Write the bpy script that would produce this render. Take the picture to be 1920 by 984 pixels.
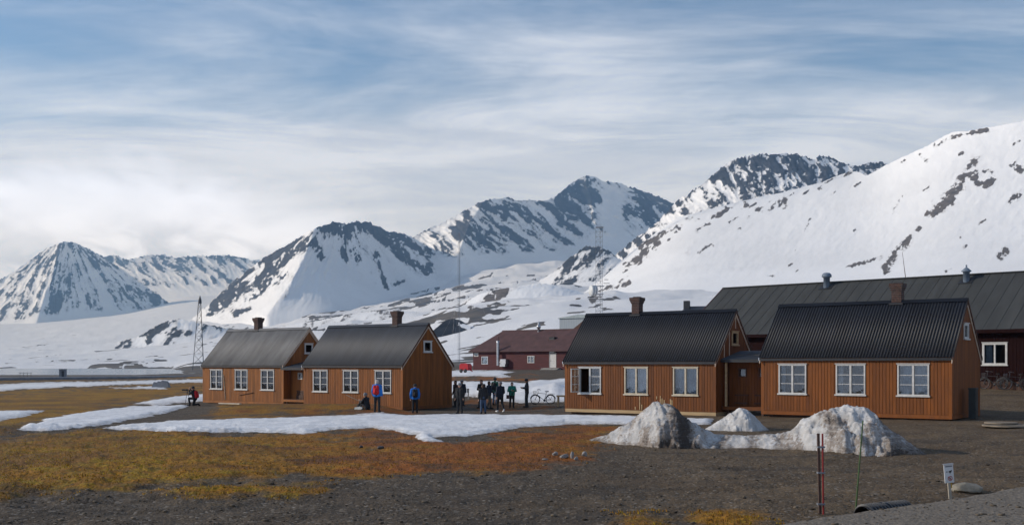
import bpy, bmesh, math, random
import numpy as np
from mathutils import Vector, Matrix

random.seed(7)
SC = bpy.context.scene
COL = SC.collection
for _o in list(bpy.data.objects):
    bpy.data.objects.remove(_o)

# ---------------------------------------------------------------- camera
F, CX, HY, CAMZ = 2076.2, 960.0, 683.5, 2.6        # focal length and horizon in photo pixels, eye height
cam_d = bpy.data.cameras.new('camera')
cam = bpy.data.objects.new('camera', cam_d)
COL.objects.link(cam)
cam.location = (0, 0, CAMZ)
cam.rotation_euler = (math.radians(90), 0, 0)
cam_d.sensor_width = 36.0
cam_d.lens = 36.0 * F / 1920.0
cam_d.shift_y = (HY - 492.0) / 1920.0
cam_d.clip_start = 0.1
cam_d.clip_end = 60000.0
SC.camera = cam

# ---------------------------------------------------------------- light
SUN_EL = math.radians(24.0)
SUN_AZ = math.radians(-85.0)          # measured from +Y towards +X: the sun stands to the left
sun_dir = Vector((math.sin(SUN_AZ) * math.cos(SUN_EL), math.cos(SUN_AZ) * math.cos(SUN_EL), math.sin(SUN_EL)))
sd = bpy.data.lights.new('sun', 'SUN')
sd.energy = 4.4
sd.angle = math.radians(0.6)
sd.color = (1.0, 0.96, 0.91)
sun = bpy.data.objects.new('sun', sd)
COL.objects.link(sun)
sun.rotation_euler = (-sun_dir).to_track_quat('-Z', 'Y').to_euler()
sun.location = sun_dir * 100

VS = SC.view_settings
SC.display_settings.display_device = 'sRGB'
VS.view_transform = 'Standard'
VS.look = 'None'
VS.gamma = 1.0
VS.exposure = -0.35
VS.use_curve_mapping = False
SC.cycles.use_denoising = True
SC.cycles.max_bounces = 6
SC.cycles.diffuse_bounces = 3
SC.cycles.transparent_max_bounces = 16
SC.cycles.volume_bounces = 0
SC.cycles.sample_clamp_indirect = 6.0


class NT:
    """small helper around a node tree"""
    def __init__(self, tree):
        self.t = tree
        self.n = tree.nodes
        self.l = tree.links

    def new(self, kind, **kw):
        nd = self.n.new(kind)
        for k, v in kw.items():
            setattr(nd, k, v)
        return nd

    def link(self, a, b):
        self.l.new(a, b)

    def val(self, sock, v):
        if hasattr(v, 'is_output') or hasattr(v, 'links'):
            self.l.new(v, sock)
        else:
            sock.default_value = v

    def math(self, op, a, b=None, c=None, clamp=False):
        nd = self.new('ShaderNodeMath', operation=op, use_clamp=clamp)
        self.val(nd.inputs[0], a)
        if b is not None:
            self.val(nd.inputs[1], b)
        if c is not None:
            self.val(nd.inputs[2], c)
        return nd.outputs[0]

    def mix(self, f, a, b):
        nd = self.new('ShaderNodeMix', data_type='RGBA')
        self.val(nd.inputs[0], f)
        for s, v in ((nd.inputs[6], a), (nd.inputs[7], b)):
            if isinstance(v, tuple) and len(v) == 3:
                v = v + (1.0,)
            self.val(s, v)
        return nd.outputs[2]

    def noise(self, vec, scale, detail=4.0, rough=0.55, dist=0.0, color=False):
        nd = self.new('ShaderNodeTexNoise')
        if vec is not None:
            self.l.new(vec, nd.inputs['Vector'])
        nd.inputs['Scale'].default_value = scale
        nd.inputs['Detail'].default_value = detail
        nd.inputs['Roughness'].default_value = rough
        nd.inputs['Distortion'].default_value = dist
        return nd.outputs['Color' if color else 'Fac']

    def ss(self, x, lo, hi):
        nd = self.new('ShaderNodeMapRange', interpolation_type='SMOOTHSTEP')
        self.val(nd.inputs['Value'], x)
        self.val(nd.inputs['From Min'], lo)
        self.val(nd.inputs['From Max'], hi)
        return nd.outputs['Result']

    def mapping(self, vec, scale=(1, 1, 1), rot=(0, 0, 0), loc=(0, 0, 0)):
        nd = self.new('ShaderNodeMapping')
        self.l.new(vec, nd.inputs['Vector'])
        nd.inputs['Scale'].default_value = scale
        nd.inputs['Rotation'].default_value = rot
        nd.inputs['Location'].default_value = loc
        return nd.outputs['Vector']


# ---------------------------------------------------------------- sky
W = bpy.data.worlds.new('World')
SC.world = W
W.use_nodes = True
w = NT(W.node_tree)
w.n.clear()
wo = w.new('ShaderNodeOutputWorld')
bg = w.new('ShaderNodeBackground')
bg.inputs['Strength'].default_value = 0.15
w.link(bg.outputs[0], wo.inputs['Surface'])
sky = w.new('ShaderNodeTexSky', sky_type='NISHITA')
sky.sun_disc = False
sky.sun_elevation = SUN_EL
sky.sun_rotation = SUN_AZ
sky.altitude = 10.0
sky.air_density = 1.0
sky.dust_density = 0.3
sky.ozone_density = 4.5
tc = w.new('ShaderNodeTexCoord')
sep = w.new('ShaderNodeSeparateXYZ')
w.link(tc.outputs['Generated'], sep.inputs[0])
sx, sy, sz = sep.outputs
zc = w.math('ADD', w.math('MAXIMUM', sz, 0.0), 0.10)
comb = w.new('ShaderNodeCombineXYZ')
w.link(w.math('DIVIDE', sx, zc), comb.inputs[0])
w.link(w.math('DIVIDE', sy, zc), comb.inputs[1])
plane = comb.outputs[0]
# thin high cloud drawn out into streaks, thicker towards the horizon
p1 = w.mapping(plane, scale=(0.50, 1.0, 1.0), rot=(0, 0, math.radians(-24)), loc=(3.1, 1.7, 0))
n_big = w.noise(p1, 0.85, 6, 0.58, 0.8)
p2 = w.mapping(plane, scale=(0.85, 1.7, 1.0), rot=(0, 0, math.radians(-20)), loc=(0.4, 5.2, 0))
n_str = w.noise(p2, 1.3, 8, 0.62, 0.7)
n_fib = w.noise(w.mapping(plane, scale=(1.5, 6.0, 1.0), rot=(0, 0, math.radians(-30))), 2.4, 7, 0.65, 1.4)
dens = w.math('ADD', w.math('MULTIPLY', n_big, 1.25), w.math('MULTIPLY', n_str, 0.62))
dens = w.math('ADD', dens, w.math('MULTIPLY', n_fib, 0.10))
low = w.ss(sz, 0.32, 0.10)
cov = w.ss(w.math('ADD', dens, w.math('MULTIPLY', low, 0.60)), 0.80, 1.48)
cov = w.math('MULTIPLY', cov, 0.95)
veil = w.mix(w.ss(n_str, 0.35, 0.65), (4.9, 5.55, 6.8), (6.5, 7.15, 8.4))
skyc = w.mix(1.0, sky.outputs[0], sky.outputs[0])
col1 = w.mix(cov, skyc, veil)
# a bank of low cloud lying round the far mountains on the left
az = w.math('ARCTAN2', sx, sy)
nb_v = w.new('ShaderNodeCombineXYZ')
w.link(w.math('MULTIPLY', az, 9.0), nb_v.inputs[0])
w.link(w.math('MULTIPLY', sz, 16.0), nb_v.inputs[1])
n_bank = w.noise(nb_v.outputs[0], 1.0, 7, 0.55, 0.4)
n_bank2 = w.noise(w.mapping(nb_v.outputs[0], loc=(4, 9, 2)), 2.1, 6, 0.6, 0.5)
top = w.math('ADD', w.math('MULTIPLY', w.ss(az, 0.16, -0.34), 0.105), 0.070)
top = w.math('ADD', top, w.math('MULTIPLY', w.math('SUBTRACT', n_bank, 0.5), 0.11))
bank = w.ss(w.math('SUBTRACT', top, sz), -0.014, 0.045)
bank = w.math('MULTIPLY', bank, w.ss(az, 0.14, -0.10))
under = w.ss(w.math('SUBTRACT', top, sz), 0.02, 0.10)
bcol = w.mix(w.math('MULTIPLY', under, w.ss(n_bank2, 0.35, 0.65)), (9.0, 10.1, 12.6), (5.2, 5.9, 7.4))
col2 = w.mix(w.math('MULTIPLY', bank, 0.94), col1, bcol)
w.link(col2, bg.inputs['Color'])

# ---------------------------------------------------------------- helpers: places, names, meshes, materials
def at(px, py, Y):
    """the point at depth Y that the photo shows at a pixel"""
    return Vector(((px - CX) / F * Y, Y, CAMZ + (HY - py) / F * Y))


def tag(o, label=None, cat=None, group=None, kind=None):
    if label: o['label'] = label
    if cat: o['category'] = cat
    if group: o['group'] = group
    if kind: o['kind'] = kind
    return o


def empty(name, loc=(0, 0, 0), rz=0.0):
    o = bpy.data.objects.new(name, None)
    COL.objects.link(o)
    o.location = loc
    o.rotation_euler = (0, 0, rz)
    o.empty_display_size = 0.2
    return o


def put(name, me, parent=None, loc=None, rz=None):
    o = bpy.data.objects.new(name, me)
    COL.objects.link(o)
    if parent is not None:
        o.parent = parent
    if loc is not None:
        o.location = loc
    if rz is not None:
        o.rotation_euler = (0, 0, rz)
    return o


def copy_tree(o, parent=None):
    c = o.copy()
    COL.objects.link(c)
    c.parent = parent
    for ch in list(o.children):
        copy_tree(ch, c)
    return c


class MB:
    """collects faces and turns them into one mesh"""
    def __init__(self):
        self.v = []
        self.f = []
        self.m = []
        self.s = []

    def add(self, vs, fs, mi=0, smooth=False):
        b = len(self.v)
        self.v += [tuple(p) for p in vs]
        self.f += [tuple(b + i for i in q) for q in fs]
        self.m += [mi] * len(fs)
        self.s += [smooth] * len(fs)

    def box(self, x0, x1, y0, y1, z0, z1, mi=0, rot=None, org=None):
        vs = [Vector(p) for p in ((x0, y0, z0), (x1, y0, z0), (x1, y1, z0), (x0, y1, z0),
                                  (x0, y0, z1), (x1, y0, z1), (x1, y1, z1), (x0, y1, z1))]
        if rot is not None:
            vs = [rot @ p for p in vs]
        if org is not None:
            vs = [p + Vector(org) for p in vs]
        self.add(vs, [(0, 3, 2, 1), (4, 5, 6, 7), (0, 1, 5, 4), (1, 2, 6, 5), (2, 3, 7, 6), (3, 0, 4, 7)], mi)

    def prism(self, pts, y0, y1, mi=0):
        """outline in x,z swept from y0 to y1"""
        n = len(pts)
        vs = [(x, y0, z) for x, z in pts] + [(x, y1, z) for x, z in pts]
        fs = [tuple(range(n)), tuple(range(2 * n - 1, n - 1, -1))]
        fs += [(i, i + n, (i + 1) % n + n, (i + 1) % n) for i in range(n)]
        self.add(vs, fs, mi)

    def tube(self, p0, p1, r0, r1=None, n=8, mi=0, caps=True, smooth=True):
        p0, p1 = Vector(p0), Vector(p1)
        r1 = r0 if r1 is None else r1
        d = (p1 - p0)
        if d.length < 1e-9:
            return
        d.normalize()
        a = d.orthogonal().normalized()
        b = d.cross(a)
        vs = []
        for p, r in ((p0, r0), (p1, r1)):
            for i in range(n):
                t = 2 * math.pi * i / n
                vs.append(p + a * (r * math.cos(t)) + b * (r * math.sin(t)))
        fs = [(i, (i + 1) % n, (i + 1) % n + n, i + n) for i in range(n)]
        self.add(vs, fs, mi, smooth)
        if caps:
            self.add(vs[:n], [tuple(range(n - 1, -1, -1))], mi)
            self.add(vs[n:], [tuple(range(n))], mi)

    def bar(self, p0, p1, w_, mi=0):
        self.tube(p0, p1, w_ * 0.7071, n=4, mi=mi, smooth=False)

    def path(self, pts, r, n=8, mi=0):
        for a, b in zip(pts[:-1], pts[1:]):
            self.tube(a, b, r, n=n, mi=mi)

    def lathe(self, prof, n=16, org=(0, 0, 0), axis='z', mi=0, smooth=True):
        vs = []
        for r, h in prof:
            for i in range(n):
                t = 2 * math.pi * i / n
                c, s = r * math.cos(t), r * math.sin(t)
                p = {'z': (c, s, h), 'x': (h, c, s), 'y': (c, h, s)}[axis]
                vs.append((p[0] + org[0], p[1] + org[1], p[2] + org[2]))
        fs = []
        for k in range(len(prof) - 1):
            for i in range(n):
                fs.append((k * n + i, k * n + (i + 1) % n, (k + 1) * n + (i + 1) % n, (k + 1) * n + i))
        self.add(vs, fs, mi, smooth)

    def torus(self, c, R, r, axis='y', n=28, k=8, mi=0):
        c = Vector(c)
        vs, fs = [], []
        for i in range(n):
            t = 2 * math.pi * i / n
            for j in range(k):
                q = 2 * math.pi * j / k
                rr = R + r * math.cos(q)
                h = r * math.sin(q)
                p = {'y': (rr * math.cos(t), h, rr * math.sin(t)), 'z': (rr * math.cos(t), rr * math.sin(t), h),
                     'x': (h, rr * math.cos(t), rr * math.sin(t))}[axis]
                vs.append(c + Vector(p))
        for i in range(n):
            for j in range(k):
                fs.append((i * k + j, ((i + 1) % n) * k + j, ((i + 1) % n) * k + (j + 1) % k, i * k + (j + 1) % k))
        self.add(vs, fs, mi, True)

    def mesh(self, name, mats):
        me = bpy.data.meshes.new(name)
        me.from_pydata(self.v, [], self.f)
        if not isinstance(mats, (list, tuple)):
            mats = [mats]
        for m in mats:
            me.materials.append(m)
        me.polygons.foreach_set('material_index', self.m)
        me.polygons.foreach_set('use_smooth', self.s)
        bm = bmesh.new()
        bm.from_mesh(me)
        bmesh.ops.recalc_face_normals(bm, faces=bm.faces)
        bm.to_mesh(me)
        bm.free()
        me.update()
        return me

    def build(self, name, mats, parent=None, loc=None, rz=None):
        return put(name, self.mesh(name, mats), parent, loc, rz)


MATS = {}


def mat(name, col, rough=0.7, var=0.25, scale=3.0, col2=None, bump=0.0, bscale=20.0, metal=0.0, spec=0.4,
        per_object=0.0, stretch=(1, 1, 1), dirt=None, dirt_amt=0.35):
    """a procedural material: base colour broken up by noise, optional second tone, dirt and fine relief"""
    m = bpy.data.materials.new(name)
    m.use_nodes = True
    t = NT(m.node_tree)
    b = t.n['Principled BSDF']
    g = t.new('ShaderNodeTexCoord')
    v = t.mapping(g.outputs['Object'], scale=stretch)
    if per_object:
        oi = t.new('ShaderNodeObjectInfo')
        vm = t.new('ShaderNodeVectorMath', operation='ADD')
        t.link(v, vm.inputs[0])
        cx_ = t.new('ShaderNodeCombineXYZ')
        t.link(t.math('MULTIPLY', oi.outputs['Random'], 37.0), cx_.inputs[0])
        t.link(t.math('MULTIPLY', oi.outputs['Random'], 91.0), cx_.inputs[1])
        t.link(cx_.outputs[0], vm.inputs[1])
        v = vm.outputs[0]
    n = t.noise(v, scale, 6, 0.6)
    dark = tuple(c * (1 - var) for c in col)
    lite = tuple(min(1.0, c * (1 + var)) for c in (col2 or col))
    c = t.mix(t.ss(n, 0.3, 0.7), dark, lite)
    if dirt:
        n2 = t.noise(v, scale * 0.45, 5, 0.65)
        c = t.mix(t.math('MULTIPLY', t.ss(n2, 0.5, 0.72), dirt_amt), c, dirt)
    if per_object:
        k = t.math('ADD', t.math('MULTIPLY', oi.outputs['Random'], 2 * per_object), 1 - per_object)
        hs = t.new('ShaderNodeHueSaturation')
        t.link(k, hs.inputs['Value'])
        t.link(c, hs.inputs['Color'])
        c = hs.outputs[0]
    t.link(c, b.inputs['Base Color'])
    b.inputs['Roughness'].default_value = rough
    b.inputs['Metallic'].default_value = metal
    b.inputs['Specular IOR Level'].default_value = spec
    if bump:
        bp = t.new('ShaderNodeBump')
        bp.inputs['Strength'].default_value = bump
        bp.inputs['Distance'].default_value = 0.02
        t.link(t.noise(v, bscale, 5, 0.6), bp.inputs['Height'])
        t.link(bp.outputs[0], b.inputs['Normal'])
    MATS[name] = m
    return m


# ---------------------------------------------------------------- gradient noise for shaping the land
def _perm(seed):
    r = np.random.RandomState(seed)
    p = r.permutation(256)
    ang = r.rand(256) * 2 * np.pi
    return np.concatenate([p, p, p]), np.cos(ang), np.sin(ang)


_PC = {}


def perlin(x, y, seed=0):
    if seed not in _PC:
        _PC[seed] = _perm(seed)
    p, gx, gy = _PC[seed]
    xi = np.floor(x).astype(np.int64)
    yi = np.floor(y).astype(np.int64)
    xf, yf = x - xi, y - yi
    xi &= 255
    yi &= 255
    u = xf * xf * xf * (xf * (xf * 6 - 15) + 10)
    v = yf * yf * yf * (yf * (yf * 6 - 15) + 10)

    def g(ix, iy, dx, dy):
        h = p[p[ix] + iy] & 255
        return gx[h] * dx + gy[h] * dy
    a = g(xi, yi, xf, yf)
    b = g((xi + 1) & 255, yi, xf - 1, yf)
    c = g(xi, (yi + 1) & 255, xf, yf - 1)
    d = g((xi + 1) & 255, (yi + 1) & 255, xf - 1, yf - 1)
    return (a + u * (b - a) + v * ((c + u * (d - c)) - (a + u * (b - a)))) * 1.5


def fbm(x, y, seed=0, oct=4, gain=0.5, lac=2.03):
    s = np.zeros_like(x)
    a, t = 1.0, 0.0
    for k in range(oct):
        s += a * perlin(x * lac ** k + 13.7 * k, y * lac ** k - 7.1 * k, seed + k)
        t += a
        a *= gain
    return s / t


def sstep(x, lo, hi):
    t = np.clip((x - lo) / (hi - lo), 0, 1)
    return t * t * (3 - 2 * t)


def poly_sdf(X, Y, pts):
    """signed distance to a polygon, negative inside"""
    pts = np.array(pts, float)
    d = np.full(X.shape, 1e9)
    ins = np.zeros(X.shape, bool)
    n = len(pts)
    for i in range(n):
        ax, ay = pts[i]
        bx, by = pts[(i + 1) % n]
        ex, ey = bx - ax, by - ay
        t = np.clip(((X - ax) * ex + (Y - ay) * ey) / (ex * ex + ey * ey + 1e-12), 0, 1)
        d = np.minimum(d, (X - ax - t * ex) ** 2 + (Y - ay - t * ey) ** 2)
        if by != ay:
            c = ((ay > Y) != (by > Y)) & (X < (bx - ax) * (Y - ay) / (by - ay) + ax)
            ins ^= c
    d = np.sqrt(d)
    return np.where(ins, -d, d)


def line_dist(X, Y, pts):
    pts = np.array(pts, float)
    d = np.full(X.shape, 1e9)
    for (ax, ay), (bx, by) in zip(pts[:-1], pts[1:]):
        ex, ey = bx - ax, by - ay
        t = np.clip(((X - ax) * ex + (Y - ay) * ey) / (ex * ex + ey * ey + 1e-12), 0, 1)
        d = np.minimum(d, (X - ax - t * ex) ** 2 + (Y - ay - t * ey) ** 2)
    return np.sqrt(d)


def grid_mesh(name, X, Y, Z, mats, attrs=None, color=None):
    """rows x columns of points as one smooth mesh; attrs are per-point floats"""
    r, c = X.shape
    co = np.stack([X, Y, Z], -1).reshape(-1, 3).astype(np.float32)
    idx = np.arange(r * c).reshape(r, c)
    q = np.stack([idx[:-1, :-1], idx[:-1, 1:], idx[1:, 1:], idx[1:, :-1]], -1).reshape(-1, 4)
    me = bpy.data.meshes.new(name)
    me.vertices.add(r * c)
    me.vertices.foreach_set('co', co.ravel())
    me.loops.add(q.size)
    me.loops.foreach_set('vertex_index', q.ravel().astype(np.int32))
    me.polygons.add(len(q))
    me.polygons.foreach_set('loop_start', np.arange(0, q.size, 4, dtype=np.int32))
    me.polygons.foreach_set('use_smooth', np.ones(len(q), bool))
    for k, a in (attrs or {}).items():
        at_ = me.attributes.new(k, 'FLOAT', 'POINT')
        at_.data.foreach_set('value', a.reshape(-1).astype(np.float32))
    if color is not None:
        at_ = me.attributes.new('mask', 'FLOAT_COLOR', 'POINT')
        at_.data.foreach_set('color', color.reshape(-1).astype(np.float32))
    me.materials.append(mats)
    me.update(calc_edges=True)
    return me

# ================================================================ THE LAND
def ground_material():
    m = bpy.data.materials.new('tundra_ground')
    m.use_nodes = True
    t = NT(m.node_tree)
    b = t.n['Principled BSDF']
    geo = t.new('ShaderNodeNewGeometry')
    P = geo.outputs['Position']
    mk = t.new('ShaderNodeAttribute', attribute_name='mask')
    sp = t.new('ShaderNodeSeparateColor')
    t.link(mk.outputs['Color'], sp.inputs[0])
    snow, moss, rust = sp.outputs
    tan = mk.outputs['Alpha']
    far = t.new('ShaderNodeAttribute', attribute_name='far').outputs['Fac']
    # fine edges, in metres
    e1 = t.noise(P, 1.1, 6, 0.6)
    e2 = t.noise(P, 5.0, 5, 0.65)
    e3 = t.noise(P, 0.012, 6, 0.62)
    edge = t.math('ADD', t.math('MULTIPLY', t.math('SUBTRACT', e1, 0.5), 0.35), t.math('MULTIPLY', t.math('SUBTRACT', e2, 0.5), 0.2))
    edge_far = t.math('MULTIPLY', t.math('SUBTRACT', e3, 0.5), 0.5)
    edge = t.math('ADD', t.math('MULTIPLY', edge, t.math('SUBTRACT', 1.0, far)), t.math('MULTIPLY', edge_far, far))
    fs = t.ss(t.math('ADD', snow, edge), 0.46, 0.54)
    fm = t.ss(t.math('ADD', moss, t.math('MULTIPLY', edge, 2.2)), 0.22, 0.78)
    # gravel: pale and dark pebbles over grey to tan grit
    vo = t.new('ShaderNodeTexVoronoi')
    t.link(P, vo.inputs['Vector'])
    vo.inputs['Scale'].default_value = 17.0
    vo.inputs['Randomness'].default_value = 1.0
    peb = t.new('ShaderNodeSeparateColor')
    t.link(vo.outputs['Color'], peb.inputs[0])
    g_lo = t.mix(tan, (0.036, 0.026, 0.0165), (0.058, 0.037, 0.019))
    g_hi = t.mix(tan, (0.098, 0.074, 0.050), (0.148, 0.102, 0.057))
    n_g = t.noise(P, 0.55, 7, 0.65)
    n_g2 = t.noise(P, 9.0, 5, 0.7)
    gk = t.math('ADD', t.math('MULTIPLY', n_g, 0.55), t.math('MULTIPLY', n_g2, 0.45))
    grav = t.mix(t.ss(gk, 0.32, 0.68), g_lo, g_hi)
    grav = t.mix(t.math('MULTIPLY', t.ss(peb.outputs[0], 0.88, 0.97), 0.55), grav, (0.26, 0.235, 0.20))
    grav = t.mix(t.math('MULTIPLY', t.ss(peb.outputs[1], 0.80, 0.95), 0.5), grav, (0.035, 0.033, 0.032))
    n_b = t.noise(P, 0.23, 5, 0.6)
    grav = t.mix(t.math('MULTIPLY', t.ss(n_b, 0.48, 0.68), 0.55), grav, (0.090, 0.060, 0.034))
    n_w = t.noise(t.mapping(P, scale=(0.35, 1.0, 1.0), rot=(0, 0, 0.5)), 0.5, 6, 0.62)
    grav = t.mix(t.math('MULTIPLY', t.ss(n_w, 0.54, 0.68), 0.5), grav, (0.036, 0.030, 0.025))
    rdm = t.new('ShaderNodeAttribute', attribute_name='road').outputs['Fac']
    rfl = t.mix(t.ss(n_g2, 0.3, 0.7), (0.125, 0.106, 0.084), (0.215, 0.186, 0.150))
    grav = t.mix(t.math('MULTIPLY', rdm, 0.85), grav, rfl)
    # moss and sedge mat: ochre, rust and yellow-green
    n1 = t.noise(P, 0.33, 6, 0.62)
    n2 = t.noise(P, 1.9, 6, 0.65)
    n3 = t.noise(P, 8.0, 5, 0.7)
    och = t.mix(t.ss(n3, 0.3, 0.7), (0.120, 0.052, 0.005), (0.350, 0.160, 0.009))
    rus = t.mix(t.ss(n3, 0.3, 0.7), (0.105, 0.034, 0.007), (0.320, 0.098, 0.010))
    grn = t.mix(t.ss(n3, 0.3, 0.7), (0.130, 0.092, 0.005), (0.340, 0.235, 0.011))
    mo = t.mix(t.ss(t.math('ADD', rust, t.math('MULTIPLY', t.math('SUBTRACT', n1, 0.5), 1.4)), 0.35, 0.65), och, rus)
    mo = t.mix(t.math('MULTIPLY', t.ss(t.math('ADD', n2, t.math('MULTIPLY', t.math('SUBTRACT', 0.5, rust), 0.2)), 0.56, 0.70), 0.6), mo, grn)
    n0 = t.noise(P, 0.085, 6, 0.65)
    mo = t.mix(t.math('MULTIPLY', t.ss(n0, 0.48, 0.62), 0.7), mo, (0.105, 0.048, 0.016))
    mo = t.mix(t.math('MULTIPLY', t.ss(n1, 0.50, 0.66), 0.7), mo, (0.050, 0.033, 0.017))
    mo = t.mix(t.math('MULTIPLY', t.ss(t.noise(P, 3.1, 5, 0.7), 0.60, 0.70), 0.75), mo, (0.070, 0.052, 0.036))
    # bare ground far away: brown-grey heath and scree
    bare = t.mix(t.ss(t.noise(P, 0.02, 6, 0.65), 0.35, 0.65), (0.052, 0.047, 0.043), (0.125, 0.105, 0.082))
    grav = t.mix(far, grav, bare)
    land = t.mix(fm, grav, mo)
    # snow, old and a little granular, dirtier along its edges
    sn = t.mix(t.ss(t.noise(P, 0.8, 6, 0.65), 0.35, 0.7), (0.62, 0.62, 0.625), (0.78, 0.785, 0.79))
    dirty = t.math('MULTIPLY', t.ss(t.math('ADD', snow, edge), 0.98, 0.5), t.ss(e2, 0.38, 0.60))
    sn = t.mix(t.math('MULTIPLY', dirty, t.math('MULTIPLY', t.math('SUBTRACT', 1.0, far), 0.8)), sn, (0.27, 0.225, 0.18))
    c = t.mix(fs, land, sn)
    t.link(c, b.inputs['Base Color'])
    t.link(t.mix(fs, (0.92, 0.92, 0.92), (0.65, 0.65, 0.65)), b.inputs['Roughness'])
    b.inputs['Specular IOR Level'].default_value = 0.22
    # relief: grit and hummocks, soft on snow
    h = t.math('ADD', t.math('MULTIPLY', n2, 0.05), t.math('MULTIPLY', n3, 0.03))
    h = t.math('ADD', h, t.math('MULTIPLY', n_g2, 0.02))
    h = t.math('ADD', h, t.math('MULTIPLY', vo.outputs['Distance'], -0.02))
    hs = t.math('ADD', t.math('MULTIPLY', t.noise(t.mapping(P, scale=(1, 2.2, 1)), 2.2, 6, 0.6), 0.10), t.math('MULTIPLY', e2, 0.025))
    hm = t.new('ShaderNodeMix', data_type='FLOAT')
    t.link(fs, hm.inputs[0])
    t.link(h, hm.inputs[2])
    t.link(hs, hm.inputs[3])
    bp = t.new('ShaderNodeBump')
    t.link(t.math('SUBTRACT', 0.9, t.math('MULTIPLY', far, 0.85)), bp.inputs['Strength'])
    bp.inputs['Distance'].default_value = 1.0
    t.link(hm.outputs[0], bp.inputs['Height'])
    t.link(bp.outputs[0], b.inputs['Normal'])
    return m


KX = np.array([-1600, -400, 0, 200, 380, 560, 760, 900, 1060, 1300, 1600, 1900, 2300, 3500], float)
ZR = [  # height rows near by: (depth, metres)
    (4, [0] * 14), (18, [0] * 14), (30, [0] * 14),
    (45, [0, 0, 0, 0, 0, 0, 0, 0, 0, .04, .12, .16, .2, .2]),
    (53, [-.05, -.05, -.05, -.05, -.05, -.08, -.12, -.12, -.02, .06, .16, .28, .3, .3]),
    (62, [-.1, -.1, -.1, -.12, -.12, -.15, -.2, -.2, -.06, .1, .5, .95, 1.0, 1.0]),
    (72, [-.15, -.15, -.15, -.15, -.15, -.15, -.16, -.16, 0.0, .45, 1.1, 1.42, 1.45, 1.45]),
    (80, [-.18, -.18, -.18, -.18, -.18, -.16, 0, .35, .5, 1.1, 1.3, 1.45, 1.5, 1.5]),
    (92, [-.2, -.2, -.2, -.2, -.2, -.1, .5, 1.05, 1.15, 1.3, 1.4, 1.5, 1.6, 1.6]),
    (120, [-.3, -.3, -.3, -.3, -.2, .2, .9, 1.4, 1.6, 1.8, 2, 2.2, 2.5, 2.5]),
    (155, [-.45, -.45, -.45, -.45, -.35, .3, 1.2, 1.7, 1.8, 2.4, 3, 3, 3, 3]),
    (220, [-.8, -.8, -.8, -.8, -.6, .2, 1.2, 1.9, 2.2, 4, 5, 6, 6, 6])]
PR = [  # farther off: (depth, photo row that the ground reaches)
    (300, [708, 708, 708, 707, 702, 694, 688, 685, 676, 660, 645, 630, 615, 615]),
    (440, [704, 704, 704, 703, 698, 690, 680, 672, 650, 632, 612, 595, 580, 580]),
    (700, [697, 697, 696, 695, 692, 680, 664, 645, 615, 604, 588, 570, 550, 550]),
    (1000, [690, 690, 690, 689, 686, 668, 645, 618, 594, 582, 566, 548, 530, 530]),
    (1300, [688, 688, 688, 687, 680, 655, 628, 602, 582, 570, 555, 535, 520, 520]),
    (2000, [676, 676, 676, 670, 655, 630, 602, 580, 562, 552, 540, 520, 500, 500]),
    (3000, [650, 650, 650, 640, 622, 602, 575, 550, 538, 530, 520, 510, 490, 490]),
    (4500, [625, 625, 622, 605, 585, 575, 555, 512, 497, 492, 485, 480, 470, 470]),
    (7000, [600, 600, 600, 590, 562, 560, 540, 497, 487, 482, 475, 470, 460, 460]),
    (9500, [590, 590, 590, 580, 545, 550, 530, 490, 480, 475, 470, 465, 455, 455])]
TY = np.array([r[0] for r in ZR] + [r[0] for r in PR], float)
TZ = np.array([r[1] for r in ZR] + [[CAMZ + (HY - p) / F * d for p in row] for d, row in PR], float)

gx_ = np.concatenate([np.arange(-1600, -60, 44.0), np.arange(-60, 1980, 2.3), np.arange(1980, 3500, 44.0)])
near_rows = CAMZ * F / np.arange(440, 26, -1.5)
gy_ = np.concatenate([[4.0, 6.0, 8.0, 10.0], near_rows, np.exp(np.arange(math.log(near_rows[-1]) + 0.018, math.log(9500), 0.0195))])


def cubic_rows(xs, ys, q):
    """smooth monotone-ish interpolation of rows of values"""
    i = np.clip(np.searchsorted(xs, q) - 1, 0, len(xs) - 2)
    h = xs[i + 1] - xs[i]
    t = ((q - xs[i]) / h)
    m = np.zeros_like(ys)
    dl = (ys[1:] - ys[:-1]) / (xs[1:] - xs[:-1])[:, None]
    m[1:-1] = np.where(dl[1:] * dl[:-1] > 0, 2 * dl[1:] * dl[:-1] / (dl[1:] + dl[:-1] + 1e-30), 0)
    m[0], m[-1] = dl[0], dl[-1]
    t = t[:, None]
    h = h[:, None]
    return ((1 + 2 * t) * (1 - t) ** 2 * ys[i] + t * (1 - t) ** 2 * h * m[i] + t * t * (3 - 2 * t) * ys[i + 1] + t * t * (t - 1) * h * m[i + 1])


_zc = cubic_rows(np.log(TY), TZ, np.log(gy_))                    # rows x KX
GZ = cubic_rows(KX, _zc.T.copy(), gx_).T                           # rows x columns
GPX, GY = np.meshgrid(gx_, gy_)
GX = (GPX - CX) / F * GY
GPY = HY - (GZ - CAMZ) / GY * F                                    # photo row of the plain ground

# --- the regions of the ground, drawn where the photo shows them lying
def region(polys, soft, wx=1.0, wy=3.0, rows=(0, 300)):
    out = np.zeros_like(GZ)
    s = slice(*rows)
    px = GPX[s] * wx
    py = GPY[s] * wy
    for pl in polys:
        d = poly_sdf(px, py, [(a * wx, b_ * wy) for a, b_ in pl])
        out[s] = np.maximum(out[s], np.clip(0.5 - d / (2 * soft), 0, 1))
    return out


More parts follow.
